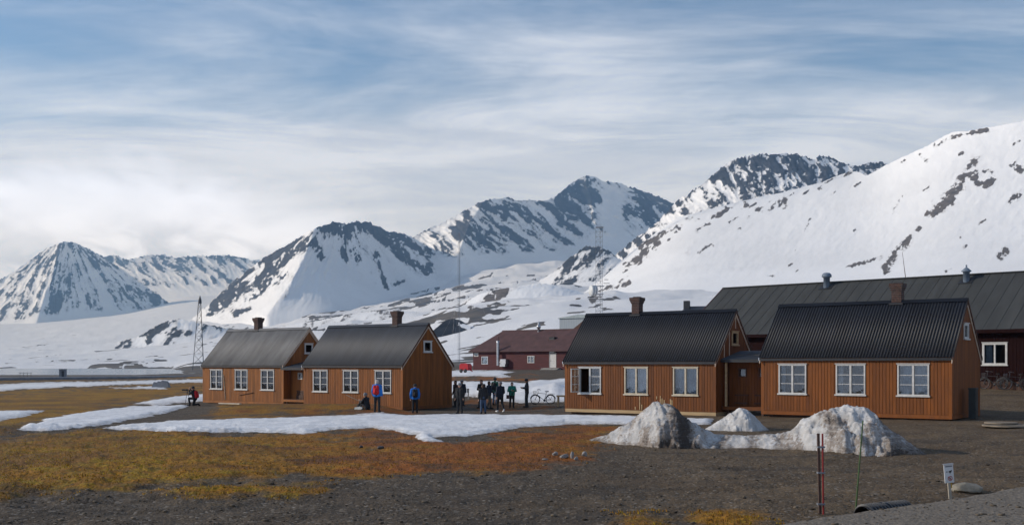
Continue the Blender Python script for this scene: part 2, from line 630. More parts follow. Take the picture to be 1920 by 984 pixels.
SNOW = [
    [(190, 804), (240, 797), (330, 790), (400, 787), (560, 783), (700, 779), (900, 776), (1060, 779), (1130, 779), (1230, 782),
     (1340, 786), (1330, 796), (1240, 800), (1160, 797), (1060, 795), (980, 802), (880, 819), (850, 821), (812, 822), (843, 830), (800, 831), (783, 827),
     (782, 817), (740, 808), (700, 803), (640, 806), (570, 815), (480, 812), (400, 815), (300, 813), (190, 808)],
    [(32, 810), (86, 786), (180, 770), (252, 761), (356, 760), (316, 774), (252, 786), (180, 799), (90, 811)],
    [(-200, 774), (0, 771), (86, 769), (72, 775), (0, 789), (-200, 795)],
    [(252, 756), (325, 743), (381, 738), (420, 735), (420, 748), (381, 751), (289, 761)],
    [(-200, 722), (0, 720), (90, 716), (225, 714), (379, 710), (600, 708), (600, 716), (379, 716), (225, 721), (45, 729), (0, 733), (-200, 738)],
    [(198, 727), (316, 722), (311, 729), (250, 729)],
    [(58, 859), (84, 858), (82, 861), (60, 861)],
    [(800, 715), (903, 714.6), (943, 716), (983, 718), (995, 714), (1058, 709), (1130, 707), (1130, 754), (1058, 754), (977, 756), (943, 754), (920, 748), (869, 747), (790, 745)],
    [(780, 696), (870, 693), (930, 694), (968, 697), (955, 703), (985, 706), (940, 707), (900, 705), (780, 707)],
]
MOSS = [
    [(-200, 845), (0, 832), (100, 820), (190, 812), (400, 817), (560, 818), (700, 806), (780, 818), (850, 832), (1000, 805), (1130, 796), (1155, 812),
     (1120, 835), (1105, 852), (1010, 878), (860, 884), (700, 892), (560, 892), (430, 905), (300, 905), (230, 920), (120, 928), (0, 940), (-200, 950)],
    [(-200, 740), (0, 733), (120, 728), (380, 716), (600, 716), (600, 736), (380, 738), (300, 748), (250, 757), (180, 770), (86, 786), (0, 815), (-200, 830)],
    [(420, 760), (570, 758), (660, 764), (760, 774), (640, 783), (500, 784), (400, 787), (410, 770)],
    [(869, 748), (920, 749), (980, 757), (1010, 764), (940, 766), (862, 757)],
    [(1090, 1010), (1150, 972), (1210, 962), (1260, 975), (1310, 1010)],
    [(1270, 1000), (1310, 962), (1380, 956), (1440, 968), (1430, 1000)],
    [(280, 926), (380, 914), (520, 912), (600, 918), (500, 934), (400, 938), (330, 938)],
    [(-200, 704), (0, 706), (380, 700), (600, 698), (600, 706), (380, 708), (0, 716), (-200, 718)],
    [(780, 707), (900, 706), (985, 708), (985, 715), (900, 714), (780, 715)],
]
snow = region(SNOW, 13.0)
moss = region(MOSS, 46.0)
nearw = 1 - sstep(GY, 150, 320)
wob = fbm(GX * 0.35, GY * 0.35, 3, 4)
wob2 = fbm(GX * 1.3, GY * 1.3, 9, 4)
snow = np.where(snow > 0.002, np.clip(snow + (0.35 * wob + 0.2 * wob2) * (snow < 0.98), 0, 1), snow)
wob3 = fbm(GX * 0.12, GY * 0.12, 15, 4, 0.6)
moss = np.clip(moss + (0.7 * wob + 0.55 * wob2 + 0.35 * wob3) * (moss > 0.001), 0, 1)
rust = np.clip(0.42 * np.exp(-((GPX - 650) / 330) ** 2) + 0.48 * sstep(GPX, 560, 1000) + 0.45 * wob - 0.35 * sstep(GPY, 870, 925) - 0.25 * (1 - sstep(GPX, 0, 420)), 0, 1)
tan = np.clip(0.05 + 0.95 * sstep(GPX, 850, 1500) + 0.25 * wob, 0, 1)

# far snow with bare patches
lx, ly = GX / 1000.0, GY / 1000.0
nf = fbm(lx * 8.5 + 0.5 * fbm(lx * 3, ly * 3, 70, 3), ly * 5.0, 21, 5, 0.6)
nf2 = fbm(lx * 38, ly * 20, 31, 4, 0.6)
bias = 0.17 + 0.16 * sstep(GPX, 1000, 1250) - 0.10 * np.exp(-((GPX - 700) / 260) ** 2) * sstep(GY, 700, 1100) * (1 - sstep(GY, 3000, 4500))
bias = bias + 0.35 * sstep(GY, 3200, 4600) - 0.22 * (1 - sstep(GY, 250, 900)) * (1 - sstep(GPX, 1000, 1150))
farsnow = np.clip(0.5 + (nf + 0.45 * nf2 + bias) * 2.6, 0, 1)
farsnow = np.clip(farsnow + 0.45 * (1 - sstep(GPX, 330, 460)) * sstep(GY, 1500, 2200), 0, 1)
# brown shore flats on the left round the lagoon
shore = np.exp(-((GPY - 693) / 7) ** 2) * (1 - sstep(GPX, 420, 640)) * sstep(GPX, 150, 260)
farsnow = np.clip(farsnow - 1.1 * shore * sstep(GY, 420, 600), 0, 1)
farsnow = np.where((GY < 330) & (GPX < 600), np.minimum(farsnow, 0.1), farsnow)
farw = sstep(GY, 230, 330)
snow = snow * (1 - farw) + farsnow * farw
far_attr = sstep(GY, 160, 420)
moss = moss * (1 - sstep(GY, 260, 420))
# gravel bank below the red building
bank = region([[(940, 701), (985, 695), (1150, 693), (1150, 708), (1058, 709), (985, 713)]], 5.0)
snow = np.where(bank > 0.5, np.minimum(snow, 1 - bank), snow)

# road in the lower right corner, a step above the ditch
rdx, rdy = 9.67 - 3.76, 20.9 - 15.9
rl = math.hypot(rdx, rdy)
road_s = ((GX - 3.76) * rdy - (GY - 15.9) * rdx) / rl + 0.10 * wob2 + 0.12 * wob
road = sstep(road_s, -0.5, 0.05) * (GY < 60)
GZ = GZ + road * 0.30
ditch = np.exp(-((road_s + 0.85) / 0.55) ** 2) * (GX > -1) * (GY < 30)
GZ -= 0.10 * ditch
snow *= (1 - road)
moss *= (1 - road)
tan = tan * (1 - road * 0.6)

# wheel tracks worn into the gravel
trk = np.zeros_like(GZ)
for off in (-0.8, 0.8, 2.6, 4.2):
    ln = [(-9 + off * .3, 23.2 - off * .9), (-3 + off * .4, 24.5 - off * .9), (1.75 + off * .5, 26 - off * .8), (8 + off * .6, 30 - off * .8), (15 + off * .7, 39 - off * .7)]
    sel = slice(0, 300)
    trk[sel] = np.maximum(trk[sel], np.exp(-(line_dist(GX[sel] + 0.15 * wob[sel], GY[sel], ln) / 0.22) ** 2))
trk *= sstep(wob2 + 0.35, 0.0, 0.4) * (1 - road)
GZ -= 0.035 * trk
tan = np.clip(tan - 0.35 * trk, 0, 1)
# relief
hum = fbm(GX * 0.5, GY * 0.5, 41, 5, 0.55)
hum2 = fbm(GX * 2.1, GY * 2.1, 47, 4, 0.6)
nn = 1 - sstep(GY, 45, 110)
calm = 1 - 0.75 * road
GZ += (0.10 * hum + (0.035 + 0.035 * moss) * hum2) * (0.25 + 0.75 * nn) * (1 - 0.5 * snow) * calm * (1 - sstep(GY, 120, 250)) * (0.35 + 0.65 * (1 - sstep(GY, 38, 50)))
GZ += 0.17 * moss * nn * (GPY > 800) * (1 - 0.75 * sstep(GPX, 350, 650))                                # the mossy mat stands a little above the gravel
GZ += 0.12 * sstep(snow, 0.35, 1.0) * (1 - sstep(GY, 100, 180))    # thickness of the lying snow
GZ += 0.06 * fbm(GX * 0.9, GY * 1.6, 77, 3) * sstep(snow, 0.5, 1.0) * (1 - farw)
# low bank in front of the two left houses
GZ += 0.42 * np.exp(-((GY - 66) / 5.0) ** 2) * sstep(GPX, 330, 460) * (1 - sstep(GPX, 690, 770))
# ploughed snow behind the people
pb = np.exp(-((GY - 80.0) / 3.0) ** 2) * sstep(GPX, 840, 900) * (1 - sstep(GPX, 1080, 1120)) * snow
GZ += pb * (0.15 + 0.35 * np.clip(fbm(GX * 0.5, GY * 0.5, 90, 3) + 0.3, 0, 1) + 0.45 * np.exp(-((GPX - 1040) / 30) ** 2))
# foothills
fh = sstep(GY, 800, 1500) * (1 - 0.6 * sstep(GY, 4200, 6000))
rid = 1 - np.abs(fbm(lx * 2.6 + 4, ly * 1.9, 55, 4, 0.5)) * 2.2
GZ += fh * (16 * rid + 12 * fbm(lx * 6, ly * 5, 58, 4, 0.5)) * (0.35 + 0.65 * sstep(GPX, 380, 620))
GZ += 1.6 * fbm(lx * 22, ly * 16, 61, 4) * sstep(GY, 300, 900)
# lagoon bed
lag = (1 - sstep(GPX, 300, 372)) * sstep(GY, 430, 470) * (1 - sstep(GY, 1150, 1290))
SEA = -1.55
GZ = np.where((GPX < 420) & (GY > 330) & (GY < 1500), np.maximum(GZ, SEA + 0.25), GZ)
GZ = GZ * (1 - lag) + (SEA - 1.5) * lag

mask = np.stack([snow, moss, rust, tan], -1)
g_me = grid_mesh('ground', GX, GY, GZ, ground_material(), {'far': far_attr, 'road': road}, mask)
g_ob = put('ground', g_me)
tag(g_ob, kind='structure')


def ground_z(x, y):
    """height of the land at a place"""
    px = CX + x / y * F
    j = np.clip(np.searchsorted(gx_, px) - 1, 0, len(gx_) - 2)
    i = np.clip(np.searchsorted(gy_, y) - 1, 0, len(gy_) - 2)
    a = (px - gx_[j]) / (gx_[j + 1] - gx_[j])
    b_ = (y - gy_[i]) / (gy_[i + 1] - gy_[i])
    return float((GZ[i, j] * (1 - a) + GZ[i, j + 1] * a) * (1 - b_) + (GZ[i + 1, j] * (1 - a) + GZ[i + 1, j + 1] * a) * b_)


def ground_at(px, py, y0=8.0, y1=1200.0):
    """first place along a line of sight where the land reaches a photo row"""
    j = int(np.clip(np.searchsorted(gx_, px), 0, len(gx_) - 1))
    rows = HY - (GZ[:, j] - CAMZ) / gy_ * F
    for i in range(len(gy_)):
        if gy_[i] >= y0 and rows[i] <= py:
            y = gy_[i]
            if i > 0 and rows[i - 1] > py:
                k = (rows[i - 1] - py) / (rows[i - 1] - rows[i])
                y = gy_[i - 1] + k * (gy_[i] - gy_[i - 1])
            break
    x = (px - CX) / F * y
    return Vector((x, y, ground_z(x, y)))


# --- the lagoon
def water_material():
    m = bpy.data.materials.new('lagoon_water')
    m.use_nodes = True
    t = NT(m.node_tree)
    b = t.n['Principled BSDF']
    geo = t.new('ShaderNodeNewGeometry')
    n = t.noise(geo.outputs['Position'], 0.02, 4, 0.5)
    t.link(t.mix(n, (0.10, 0.12, 0.14), (0.16, 0.18, 0.20)), b.inputs['Base Color'])
    b.inputs['Roughness'].default_value = 0.16
    b.inputs['IOR'].default_value = 1.33
    bp = t.new('ShaderNodeBump')
    bp.inputs['Strength'].default_value = 0.06
    bp.inputs['Distance'].default_value = 0.2
    t.link(t.noise(geo.outputs['Position'], 0.7, 5, 0.6), bp.inputs['Height'])
    t.link(bp.outputs[0], b.inputs['Normal'])
    return m


mb = MB()
mb.add([(-900, 425, SEA), (-100, 425, SEA), (-250, 1310, SEA), (-2200, 1310, SEA)], [(0, 1, 2, 3)])
tag(mb.build('lagoon_water', water_material()), kind='structure')


# ================================================================ MOUNTAINS
def mountain_material(name, rock_lo, rock_hi, fine=0.045, bumpd=5.0):
    m = bpy.data.materials.new(name)
    m.use_nodes = True
    t = NT(m.node_tree)
    b = t.n['Principled BSDF']
    P = t.new('ShaderNodeNewGeometry').outputs['Position']
    r = t.new('ShaderNodeAttribute', attribute_name='rock').outputs['Fac']
    n1 = t.noise(P, fine, 6, 0.65)
    k = t.math('ADD', r, t.math('MULTIPLY', t.math('SUBTRACT', n1, 0.5), 0.55))
    f = t.ss(k, 0.47, 0.56)
    rk = t.mix(t.ss(t.noise(P, fine * 0.7, 7, 0.7), 0.3, 0.7), rock_lo, rock_hi)
    sn = t.mix(t.ss(t.noise(P, 0.004, 5, 0.6), 0.35, 0.75), (0.82, 0.825, 0.83), (0.74, 0.745, 0.75))
    # thin dust of scree where rock comes near the surface
    sn = t.mix(t.math('MULTIPLY', t.ss(k, 0.30, 0.47), 0.22), sn, rock_hi)
    t.link(t.mix(f, sn, rk), b.inputs['Base Color'])
    b.inputs['Roughness'].default_value = 0.9
    b.inputs['Specular IOR Level'].default_value = 0.12
    bp = t.new('ShaderNodeBump')
    bp.inputs['Distance'].default_value = bumpd
    t.link(t.math('ADD', t.math('MULTIPLY', f, 0.75), 0.12), bp.inputs['Strength'])
    t.link(t.noise(P, fine * 1.2, 6, 0.62), bp.inputs['Height'])
    t.link(bp.outputs[0], b.inputs['Normal'])
    return m


ROCK_FAR = mountain_material('far_rock_and_snow', (0.022, 0.023, 0.025), (0.070, 0.068, 0.068))
ROCK_NEAR = mountain_material('slope_rock_and_snow', (0.070, 0.060, 0.052), (0.165, 0.140, 0.118), 0.09, 2.0)
ROCK_DARK = mountain_material('dark_scree_and_snow', (0.009, 0.010, 0.012), (0.024, 0.024, 0.026), 0.2, 1.0)


def smooth(v, s):
    k = int(3 * s) + 1
    g_ = np.exp(-0.5 * (np.arange(-k, k + 1) / s) ** 2)
    return np.convolve(np.pad(v, k, mode='edge'), g_ / g_.sum(), 'valid')


def mountain(name, crest, foot, dc, df, material, apex=None, ang=None, fa=9.0, fb=0.012, amp=30.0, bias=0.0, top=0.0, gain=0.75,
             patches=(), seed=1, jag=2.0, step=1.8, spurs=(), g=1.35, rib_px=60.0, smooth_px=None, lowcut=1.0, ridged=0.6, grain=0.6):
    """a mountain side: crest line and foot line with their distances; ribs run down the fall line"""
    cx = np.array([c[0] for c in crest], float)
    cy = np.array([c[1] for c in crest], float)
    fx = np.array([c[0] for c in foot], float)
    fy = np.array([c[1] for c in foot], float)
    px = np.arange(cx[0], cx[-1] + 0.01, step)
    yc = np.interp(px, cx, cy)
    yc = smooth(yc, 3.0 / step)
    jg = jag * (2.6 * fbm(px / 16.0, px * 0 + seed, seed + 5, 5, 0.7) + 2.4 * fbm(px / 4.5, px * 0 + seed + 3, seed + 8, 3, 0.7))
    yf = np.maximum(smooth(np.interp(px, fx, fy), 12.0 / step), yc + 2.0)

    def dist(d):
        if isinstance(d, (int, float)):
            return np.full_like(px, float(d))
        return smooth(np.interp(px, [q[0] for q in d], [q[1] for q in d]), 30.0 / step)
    Dc, Df = dist(dc), dist(df)
    nr = int(max(30, (yf - yc).max() / step))
    t = np.linspace(0, 1, nr)[:, None]
    PX = np.repeat(px[None], nr, 0)
    PY = yc[None] + (yf - yc)[None] * t
    PY = PY + jg[None] * np.exp(-(PY - yc[None]) / 7.0)
    ys = smooth(yc, 45.0 / step)
    ts = (PY - ys[None]) / np.maximum(yf - ys, 8.0)[None]
    D = Dc[None] + (Df - Dc)[None] * np.sign(ts) * np.abs(ts) ** g
    if apex is not None:
        ax, ay = apex
        A = np.arctan2(PX - ax, PY - ay) * fa
        B = np.hypot(PX - ax, PY - ay) * fb
    else:
        ca, sa = math.cos(ang), math.sin(ang)
        A = (PX * ca - PY * sa) * fa
        B = (PX * sa + PY * ca) * fb
    wa = A + 0.55 * fbm(PX / rib_px, PY / rib_px, seed + 31, 3)
    n1 = fbm(wa, B, seed, 5, 0.58)
    n2 = fbm(wa * 2.7 + 5, B * 2.2, seed + 11, 4, 0.6)
    n3 = fbm(PX / 14.0, PY / 14.0, seed + 19, 4, 0.6)
    rib = n1 + 0.4 * n2
    env = 0.35 + 0.65 * np.sin(np.pi * np.clip(t, 0, 1)) ** 0.7
    env = env * (1 - 0.8 * sstep(t, 0.55, 0.95))
    D = D - amp * rib * env - 0.25 * amp * n3 * env
    for pts, width, height, reach in spurs:                         # broad ridges that stand out towards the viewer
        d = line_dist(PX, PY, pts)
        D = D - height * np.exp(-(d / width) ** 1.3) * np.ones_like(t)
    n4 = fbm(PX / 5.5, PY / 5.5, seed + 77, 3, 0.65)
    r1 = (0.30 - np.abs(fbm(wa * 1.15 + 9, B * 1.1, seed + 41, 4, 0.55))) * 2.0
    rock = 0.5 + gain * (rib * 0.78 + ridged * (r1 * 0.55 - 0.24) + grain * (0.45 * n3 + 0.28 * n4)) + bias + top * (1 - t) - 0.4 * sstep(t, 0.86 * lowcut, 1.0 * lowcut)
    for pts, width, k in patches:
        d = line_dist(PX, PY, pts) / width
        rock = rock + k * np.exp(-d * d) * (0.80 + 0.9 * n2 + 0.8 * n3 + 0.6 * n4)
    X = (PX - CX) / F * D
    Z = CAMZ + (HY - PY) / F * D
    # the far side falls away behind the crest
    nb = 10
    kb = np.linspace(1, 0, nb + 1)[:-1][:, None]
    rise = np.maximum(Z[0] - (CAMZ + (HY - yf) / F * Df), 5.0)
    back = D[0][None] + kb * rise[None] * 1.5
    Zb = Z[0][None] - kb ** 1.2 * rise[None] * 1.05
    Xb = X[0][None] + kb * 0
    Xs, Ys, Zs = np.vstack([Xb, X]), np.vstack([back, D]), np.vstack([Zb, Z])
    Rs = np.vstack([np.repeat(rock[:1], nb, 0), rock])
    # the foot runs on under the snow of the plain
    Xs = np.vstack([Xs, X[-1:] * 0.90])
    Ys = np.vstack([Ys, D[-1:] * 0.90])
    Zs = np.vstack([Zs, Z[-1:] - 0.030 * D[-1:]])
    Rs = np.vstack([Rs, np.minimum(rock[-1:], 0.2)])
    o = put(name, grid_mesh(name, Xs[::-1], Ys[::-1], Zs[::-1], material, {'rock': np.clip(Rs[::-1], 0, 1)}))
    tag(o, kind='structure')
    return o


# far ridge behind everything on the left
mountain('mountain', [(150, 500), (195, 482), (210, 478), (226, 482), (244, 487), (268, 479), (308, 477), (329, 484), (354, 480), (381, 480), (409, 478), (439, 479), (470, 487), (520, 488), (580, 500)],
         [(150, 575), (320, 565), (420, 565), (580, 570)], 8600, 7700, ROCK_FAR, ang=0.85, fa=0.075, fb=0.020, amp=45, bias=-0.16, top=0.26, seed=3, jag=2.2, gain=1.0, lowcut=0.72)
# the pyramid on the left
mountain('mountain', [(-330, 640), (-150, 600), (-60, 560), (0, 525), (30, 507), (61, 485), (91, 464), (122, 452), (143, 456), (165, 465), (195, 482), (226, 503), (260, 528), (290, 548), (317, 568), (335, 582)],
         [(-330, 660), (-100, 622), (0, 618), (100, 616), (200, 605), (280, 592), (335, 586)], [(-330, 6300), (122, 6700), (335, 7300)], [(-330, 5800), (60, 5600), (335, 7000)],
         ROCK_FAR, apex=(126, 425), fa=9.0, fb=0.011, amp=45, bias=0.0, top=0.06, grain=0.9, seed=14, jag=1.6, gain=0.95, lowcut=0.92,
         patches=[([(150, 480), (165, 530), (190, 560)], 16, -0.22), ([(60, 600), (300, 590)], 14, -0.3)],
         spurs=[([(122, 452), (95, 520), (70, 600)], 22, 130, 0)])
# the broad mountain in the middle
mountain('mountain', [(330, 618), (360, 597), (379, 580), (407, 555), (438, 527), (469, 502), (500, 480), (535, 461), (560, 446), (585, 430), (604, 424), (629, 414), (647, 421), (672, 415), (687, 414), (704, 422), (726, 433), (760, 438), (776, 447), (797, 458), (829, 480), (847, 489), (866, 505), (891, 519), (920, 530)],
         [(330, 622), (420, 606), (500, 598), (570, 586), (640, 574), (700, 560), (760, 550), (820, 540), (920, 534)],
         [(330, 3800), (590, 3750), (660, 4050), (760, 4600), (920, 5000)], [(330, 3650), (500, 3000), (590, 2980), (680, 3350), (760, 3850), (920, 4600)],
         ROCK_FAR, apex=(640, 350), fa=9.0, fb=0.014, amp=30, bias=-0.34, top=0.24, seed=25, jag=2.0, gain=0.62,
         spurs=[([(590, 432), (575, 470), (548, 525), (500, 592)], 34, 190, 0), ([(690, 418), (745, 470), (800, 520)], 22, 60, 0)],
         patches=[([(604, 424), (640, 428), (690, 422), (725, 440)], 11, 0.50), ([(625, 430), (655, 445)], 14, 0.42), ([(590, 455), (604, 485)], 8, 0.66),
                  ([(640, 470), (647, 485)], 7, 0.59), ([(665, 470), (670, 488)], 8, 0.59), ([(705, 475), (713, 505), (725, 545)], 6, 0.59), ([(695, 512), (703, 530)], 6, 0.59),
                  ([(690, 425), (735, 460), (775, 495), (805, 510)], 9, 0.66), ([(740, 440), (790, 468), (830, 483)], 8, 0.53), ([(735, 535), (755, 528)], 5, 0.48),
                  ([(575, 452), (545, 480), (505, 510), (450, 545), (395, 585)], 9, 0.59), ([(560, 446), (500, 484), (450, 524), (400, 570)], 7, 0.43), ([(535, 515), (500, 535), (470, 560)], 8, 0.50), ([(470, 578), (440, 590)], 5, 0.48),
                  ([(600, 520), (680, 560)], 38, -0.5), ([(640, 540), (740, 500)], 14, -0.2)])
# the high peaks at the head of the valley
mountain('mountain', [(740, 470), (776, 443), (802, 430), (838, 414), (867, 398), (897, 380), (923, 373), (949, 370), (968, 375), (1001, 376), (1033, 375), (1049, 363), (1072, 342), (1098, 329), (1114, 331), (1134, 341), (1157, 342), (1180, 350), (1212, 360), (1261, 380), (1300, 400)],
         [(740, 500), (800, 502), (860, 514), (950, 514), (1060, 502), (1150, 486), (1300, 475)],
         [(740, 4900), (880, 4850), (1100, 5700), (1160, 5800), (1300, 5700)], [(740, 4750), (850, 4350), (1050, 5000), (1300, 5200)],
         ROCK_FAR, ang=0.92, fa=0.055, fb=0.016, amp=46, bias=-0.09, top=0.22, seed=37, jag=2.2, gain=0.95, lowcut=0.80,
         patches=[([(1060, 360), (1095, 350), (1110, 372)], 16, 0.32), ([(860, 420), (900, 450)], 18, 0.2), ([(1150, 365), (1150, 420), (1165, 450)], 19, -0.85), ([(1190, 375), (1225, 372)], 10, -0.15),
                  ([(1180, 400), (1215, 385), (1205, 410)], 13, 0.42), ([(800, 440), (860, 405)], 9, -0.35), ([(1215, 362), (1258, 382)], 4, 0.5)],
         spurs=[([(905, 382), (880, 420), (862, 470)], 16, 90, 0), ([(1098, 331), (1110, 380), (1120, 430)], 20, 110, 0)])
# cloud-topped peaks behind the right-hand slope
mountain('mountain', [(1090, 520), (1140, 492), (1180, 455), (1230, 420), (1270, 375), (1320, 345), (1345, 320), (1380, 297), (1420, 290), (1490, 288), (1520, 298), (1545, 291), (1580, 305), (1605, 312), (1640, 303), (1680, 310), (1720, 300), (1780, 300)],
         [(1090, 540), (1200, 510), (1300, 470), (1500, 450), (1780, 440)], 3400, 2750, ROCK_FAR, ang=0.62, fa=0.062, fb=0.026, amp=22, bias=-0.06, top=0.20, grain=0.8, seed=52, jag=2.4, gain=1.1,
         patches=[([(1400, 310), (1480, 320), (1540, 330)], 26, 0.18), ([(1320, 380), (1380, 360)], 16, -0.15), ([(1250, 420), (1310, 400)], 20, -0.15)])
# the great snow slope on the right, strewn with small outcrops that follow its dip
_r = random.Random(5)
M5_SPOTS = []
for _k in range(46):
    _x = _r.uniform(1170, 1480) if _k < 26 else _r.uniform(1480, 1930)
    _top = np.interp(_x, [1140, 1180, 1270, 1400, 1590, 1740, 1920], [515, 478, 410, 377, 325, 276, 232])
    _y = _top + (abs(_r.gauss(0, 26)) + 4 if _k < 32 else _r.uniform(20, 240))
    _l = _r.uniform(3, 16)
    M5_SPOTS.append(([(_x, _y), (_x - _l, _y + _l * 0.7)], _r.uniform(2.2, 4.2), _r.uniform(0.5, 0.72)))
mountain('mountain', [(1010, 600), (1060, 570), (1100, 545), (1140, 512), (1180, 475), (1230, 436), (1270, 408), (1330, 392), (1400, 375), (1470, 360), (1540, 342), (1590, 322), (1612, 322), (1625, 330), (1660, 310), (1700, 291), (1740, 273), (1770, 255), (1790, 246), (1815, 246), (1830, 243), (1870, 236), (1920, 227), (2050, 195), (2300, 170), (2700, 200)],
         [(1010, 606), (1060, 598), (1200, 590), (1400, 580), (1700, 560), (2000, 545), (2700, 530)],
         [(1010, 1900), (1200, 2300), (1600, 2350), (1920, 2150), (2700, 1900)], [(1010, 1250), (1200, 1150), (1600, 1080), (2000, 1000), (2700, 950)],
         ROCK_NEAR, ang=-0.93, fa=0.045, fb=0.018, amp=5, ridged=0.0, grain=1.0, bias=-0.42, top=0.0, seed=63, jag=0.8, gain=0.62, step=2.0,
         patches=M5_SPOTS + [([(1826, 309), (1802, 344), (1779, 374)], 12, 0.8), ([(1779, 374), (1741, 405)], 10, 0.75), ([(1725, 427), (1720, 432)], 6, 0.6),
                  ([(1706, 448), (1679, 471), (1660, 506)], 9, 0.8), ([(1652, 483), (1586, 502)], 5, 0.75), ([(1900, 312), (1912, 318)], 9, 0.85), ([(1850, 346), (1862, 336)], 8, 0.75),
                  ([(1830, 335), (1834, 342)], 7, 0.8), ([(1848, 322), (1858, 322)], 6, 0.7), ([(1895, 378), (1912, 366)], 6, 0.75), ([(1876, 482), (1888, 470)], 7, 0.75),
                  ([(1750, 272), (1790, 256), (1850, 243)], 5, 0.62), ([(1536, 352), (1560, 335), (1600, 322)], 5, 0.62), ([(1451, 384), (1486, 362)], 4, 0.6), ([(1343, 401), (1412, 373)], 6, 0.55),
                  ([(1200, 462), (1297, 408)], 6, 0.6), ([(1175, 500), (1240, 450)], 6, 0.55), ([(1190, 490), (1215, 470)], 4, 0.5), ([(1305, 432), (1330, 418)], 5, 0.6), ([(1320, 465), (1335, 460)], 4, 0.6),
                  ([(1490, 470), (1500, 450), (1520, 410)], 3, 0.6), ([(1672, 400), (1690, 368)], 4, 0.55), ([(1310, 472), (1318, 470)], 4, 0.6), ([(1440, 517), (1462, 519)], 4, 0.55), ([(1465, 534), (1488, 528)], 4, 0.55),
                  ([(1320, 552), (1336, 552)], 4, 0.6), ([(1100, 560), (1160, 530), (1230, 470)], 4, 0.4), ([(1725, 292), (1735, 300)], 5, 0.5), ([(1420, 395), (1425, 390)], 5, 0.5),
                  ([(1550, 420), (1650, 400)], 60, -0.2), ([(1400, 480), (1560, 520)], 70, -0.2), ([(1790, 480), (1850, 400)], 40, -0.1)])
# smaller hills in front of them
mountain('hill', [(1000, 535), (1030, 515), (1045, 505), (1060, 490), (1085, 470), (1100, 461), (1125, 463), (1142, 470), (1155, 482), (1190, 500), (1220, 512)],
         [(1000, 548), (1080, 536), (1150, 530), (1220, 530)], 2900, 2650, ROCK_FAR, ang=-0.7, fa=0.05, fb=0.02, amp=10, bias=-0.06, top=0.25, seed=71, jag=1.6, gain=0.8,
         patches=[([(1155, 490), (1200, 505)], 18, -0.5), ([(1010, 528), (1030, 520)], 10, -0.3)])
mountain('hill', [(215, 642), (258, 632), (290, 612), (315, 601), (340, 598), (370, 605), (400, 610), (440, 620), (480, 640)],
         [(215, 664), (300, 660), (400, 656), (480, 660)], 2500, 2300, ROCK_FAR, ang=-0.75, fa=0.05, fb=0.02, amp=9, bias=-0.10, top=0.05, seed=83, jag=1.0, gain=0.75,
         patches=[([(275, 628), (305, 608)], 12, 0.45), ([(330, 612), (390, 612)], 10, -0.1)])
mountain('hill', [(790, 604), (830, 588), (870, 566), (905, 549), (940, 541), (980, 536), (1010, 530), (1050, 536), (1090, 548), (1130, 570)],
         [(790, 608), (900, 598), (1000, 592), (1130, 586)], 1750, 1500, ROCK_NEAR, ang=-0.75, fa=0.03, fb=0.014, amp=9, bias=-0.20, top=0.0, seed=97, jag=0.8, gain=0.7,
         patches=[([(905, 575), (930, 558), (945, 545)], 10, 0.75), ([(850, 585), (890, 555)], 5, 0.5), ([(1000, 565), (1070, 575)], 26, -0.5), ([(960, 570), (1040, 550)], 20, -0.4)])
mountain('dark_hill', [(812, 620), (822, 611), (834, 601), (848, 597), (862, 599), (874, 607), (886, 615), (892, 620)],
         [(812, 622), (850, 621), (892, 622)], 1000, 975, ROCK_DARK, ang=0.0, fa=0.06, fb=0.03, amp=1.0, bias=0.42, seed=5, jag=0.3, gain=0.3, step=1.2, lowcut=2.0,
         patches=[([(860, 608), (880, 614)], 4, -1.1)])
mountain('hill', [(470, 625), (540, 610), (600, 600), (660, 588), (730, 580), (790, 585), (850, 600)],
         [(470, 632), (600, 622), (720, 610), (850, 606)], 2050, 1800, ROCK_NEAR, ang=-0.85, fa=0.035, fb=0.016, amp=8, bias=-0.12, seed=112, jag=0.8, gain=0.75)

# ---------------------------------------------------------------- the air
hz = MB()
hz.box(-7000, 7000, -1500, 10200, -6, 1120)
hm_ = bpy.data.materials.new('haze')
hm_.use_nodes = True
ht = NT(hm_.node_tree)
ht.n.clear()
ho = ht.new('ShaderNodeOutputMaterial')
hv = ht.new('ShaderNodeVolumePrincipled')
hv.inputs['Color'].default_value = (0.33, 0.60, 1.0, 1)
hv.inputs['Absorption Color'].default_value = (1, 1, 1, 1)
hv.inputs['Density'].default_value = 8.5e-5
hv.inputs['Anisotropy'].default_value = 0.1
ht.link(hv.outputs[0], ho.inputs['Volume'])
tag(hz.build('haze', hm_), kind='stuff')

# ================================================================ MATERIALS FOR BUILT THINGS
def paint(name, col, **k):
    return mat(name, col, rough=k.pop('rough', 0.75), var=k.pop('var', 0.22), scale=k.pop('scale', 2.4), stretch=k.pop('stretch', (1, 1, 0.25)), bump=0.25, bscale=30, **k)


M_WALL_A = paint('weathered_orange_boards', (0.238, 0.083, 0.015), per_object=0.2, dirt=(0.15, 0.065, 0.03))
M_WALL_B = paint('orange_boards', (0.200, 0.064, 0.009), per_object=0.18, dirt=(0.14, 0.05, 0.02))
M_WALL_C = paint('red_orange_boards', (0.140, 0.041, 0.0045), per_object=0.18, dirt=(0.11, 0.036, 0.014))
M_WALL_D = paint('strong_orange_boards', (0.166, 0.048, 0.0045), per_object=0.18, dirt=(0.15, 0.045, 0.016))
M_WHITE = mat('white_painted_wood', (0.50, 0.49, 0.465), 0.6, 0.12, 4, dirt=(0.34, 0.32, 0.29))
M_TRIM = mat('cream_trim', (0.52, 0.40, 0.30), 0.7, 0.15, 4, dirt=(0.3, 0.21, 0.15))
M_RAW = mat('raw_timber', (0.40, 0.28, 0.15), 0.8, 0.2, 3, stretch=(0.3, 3, 3))
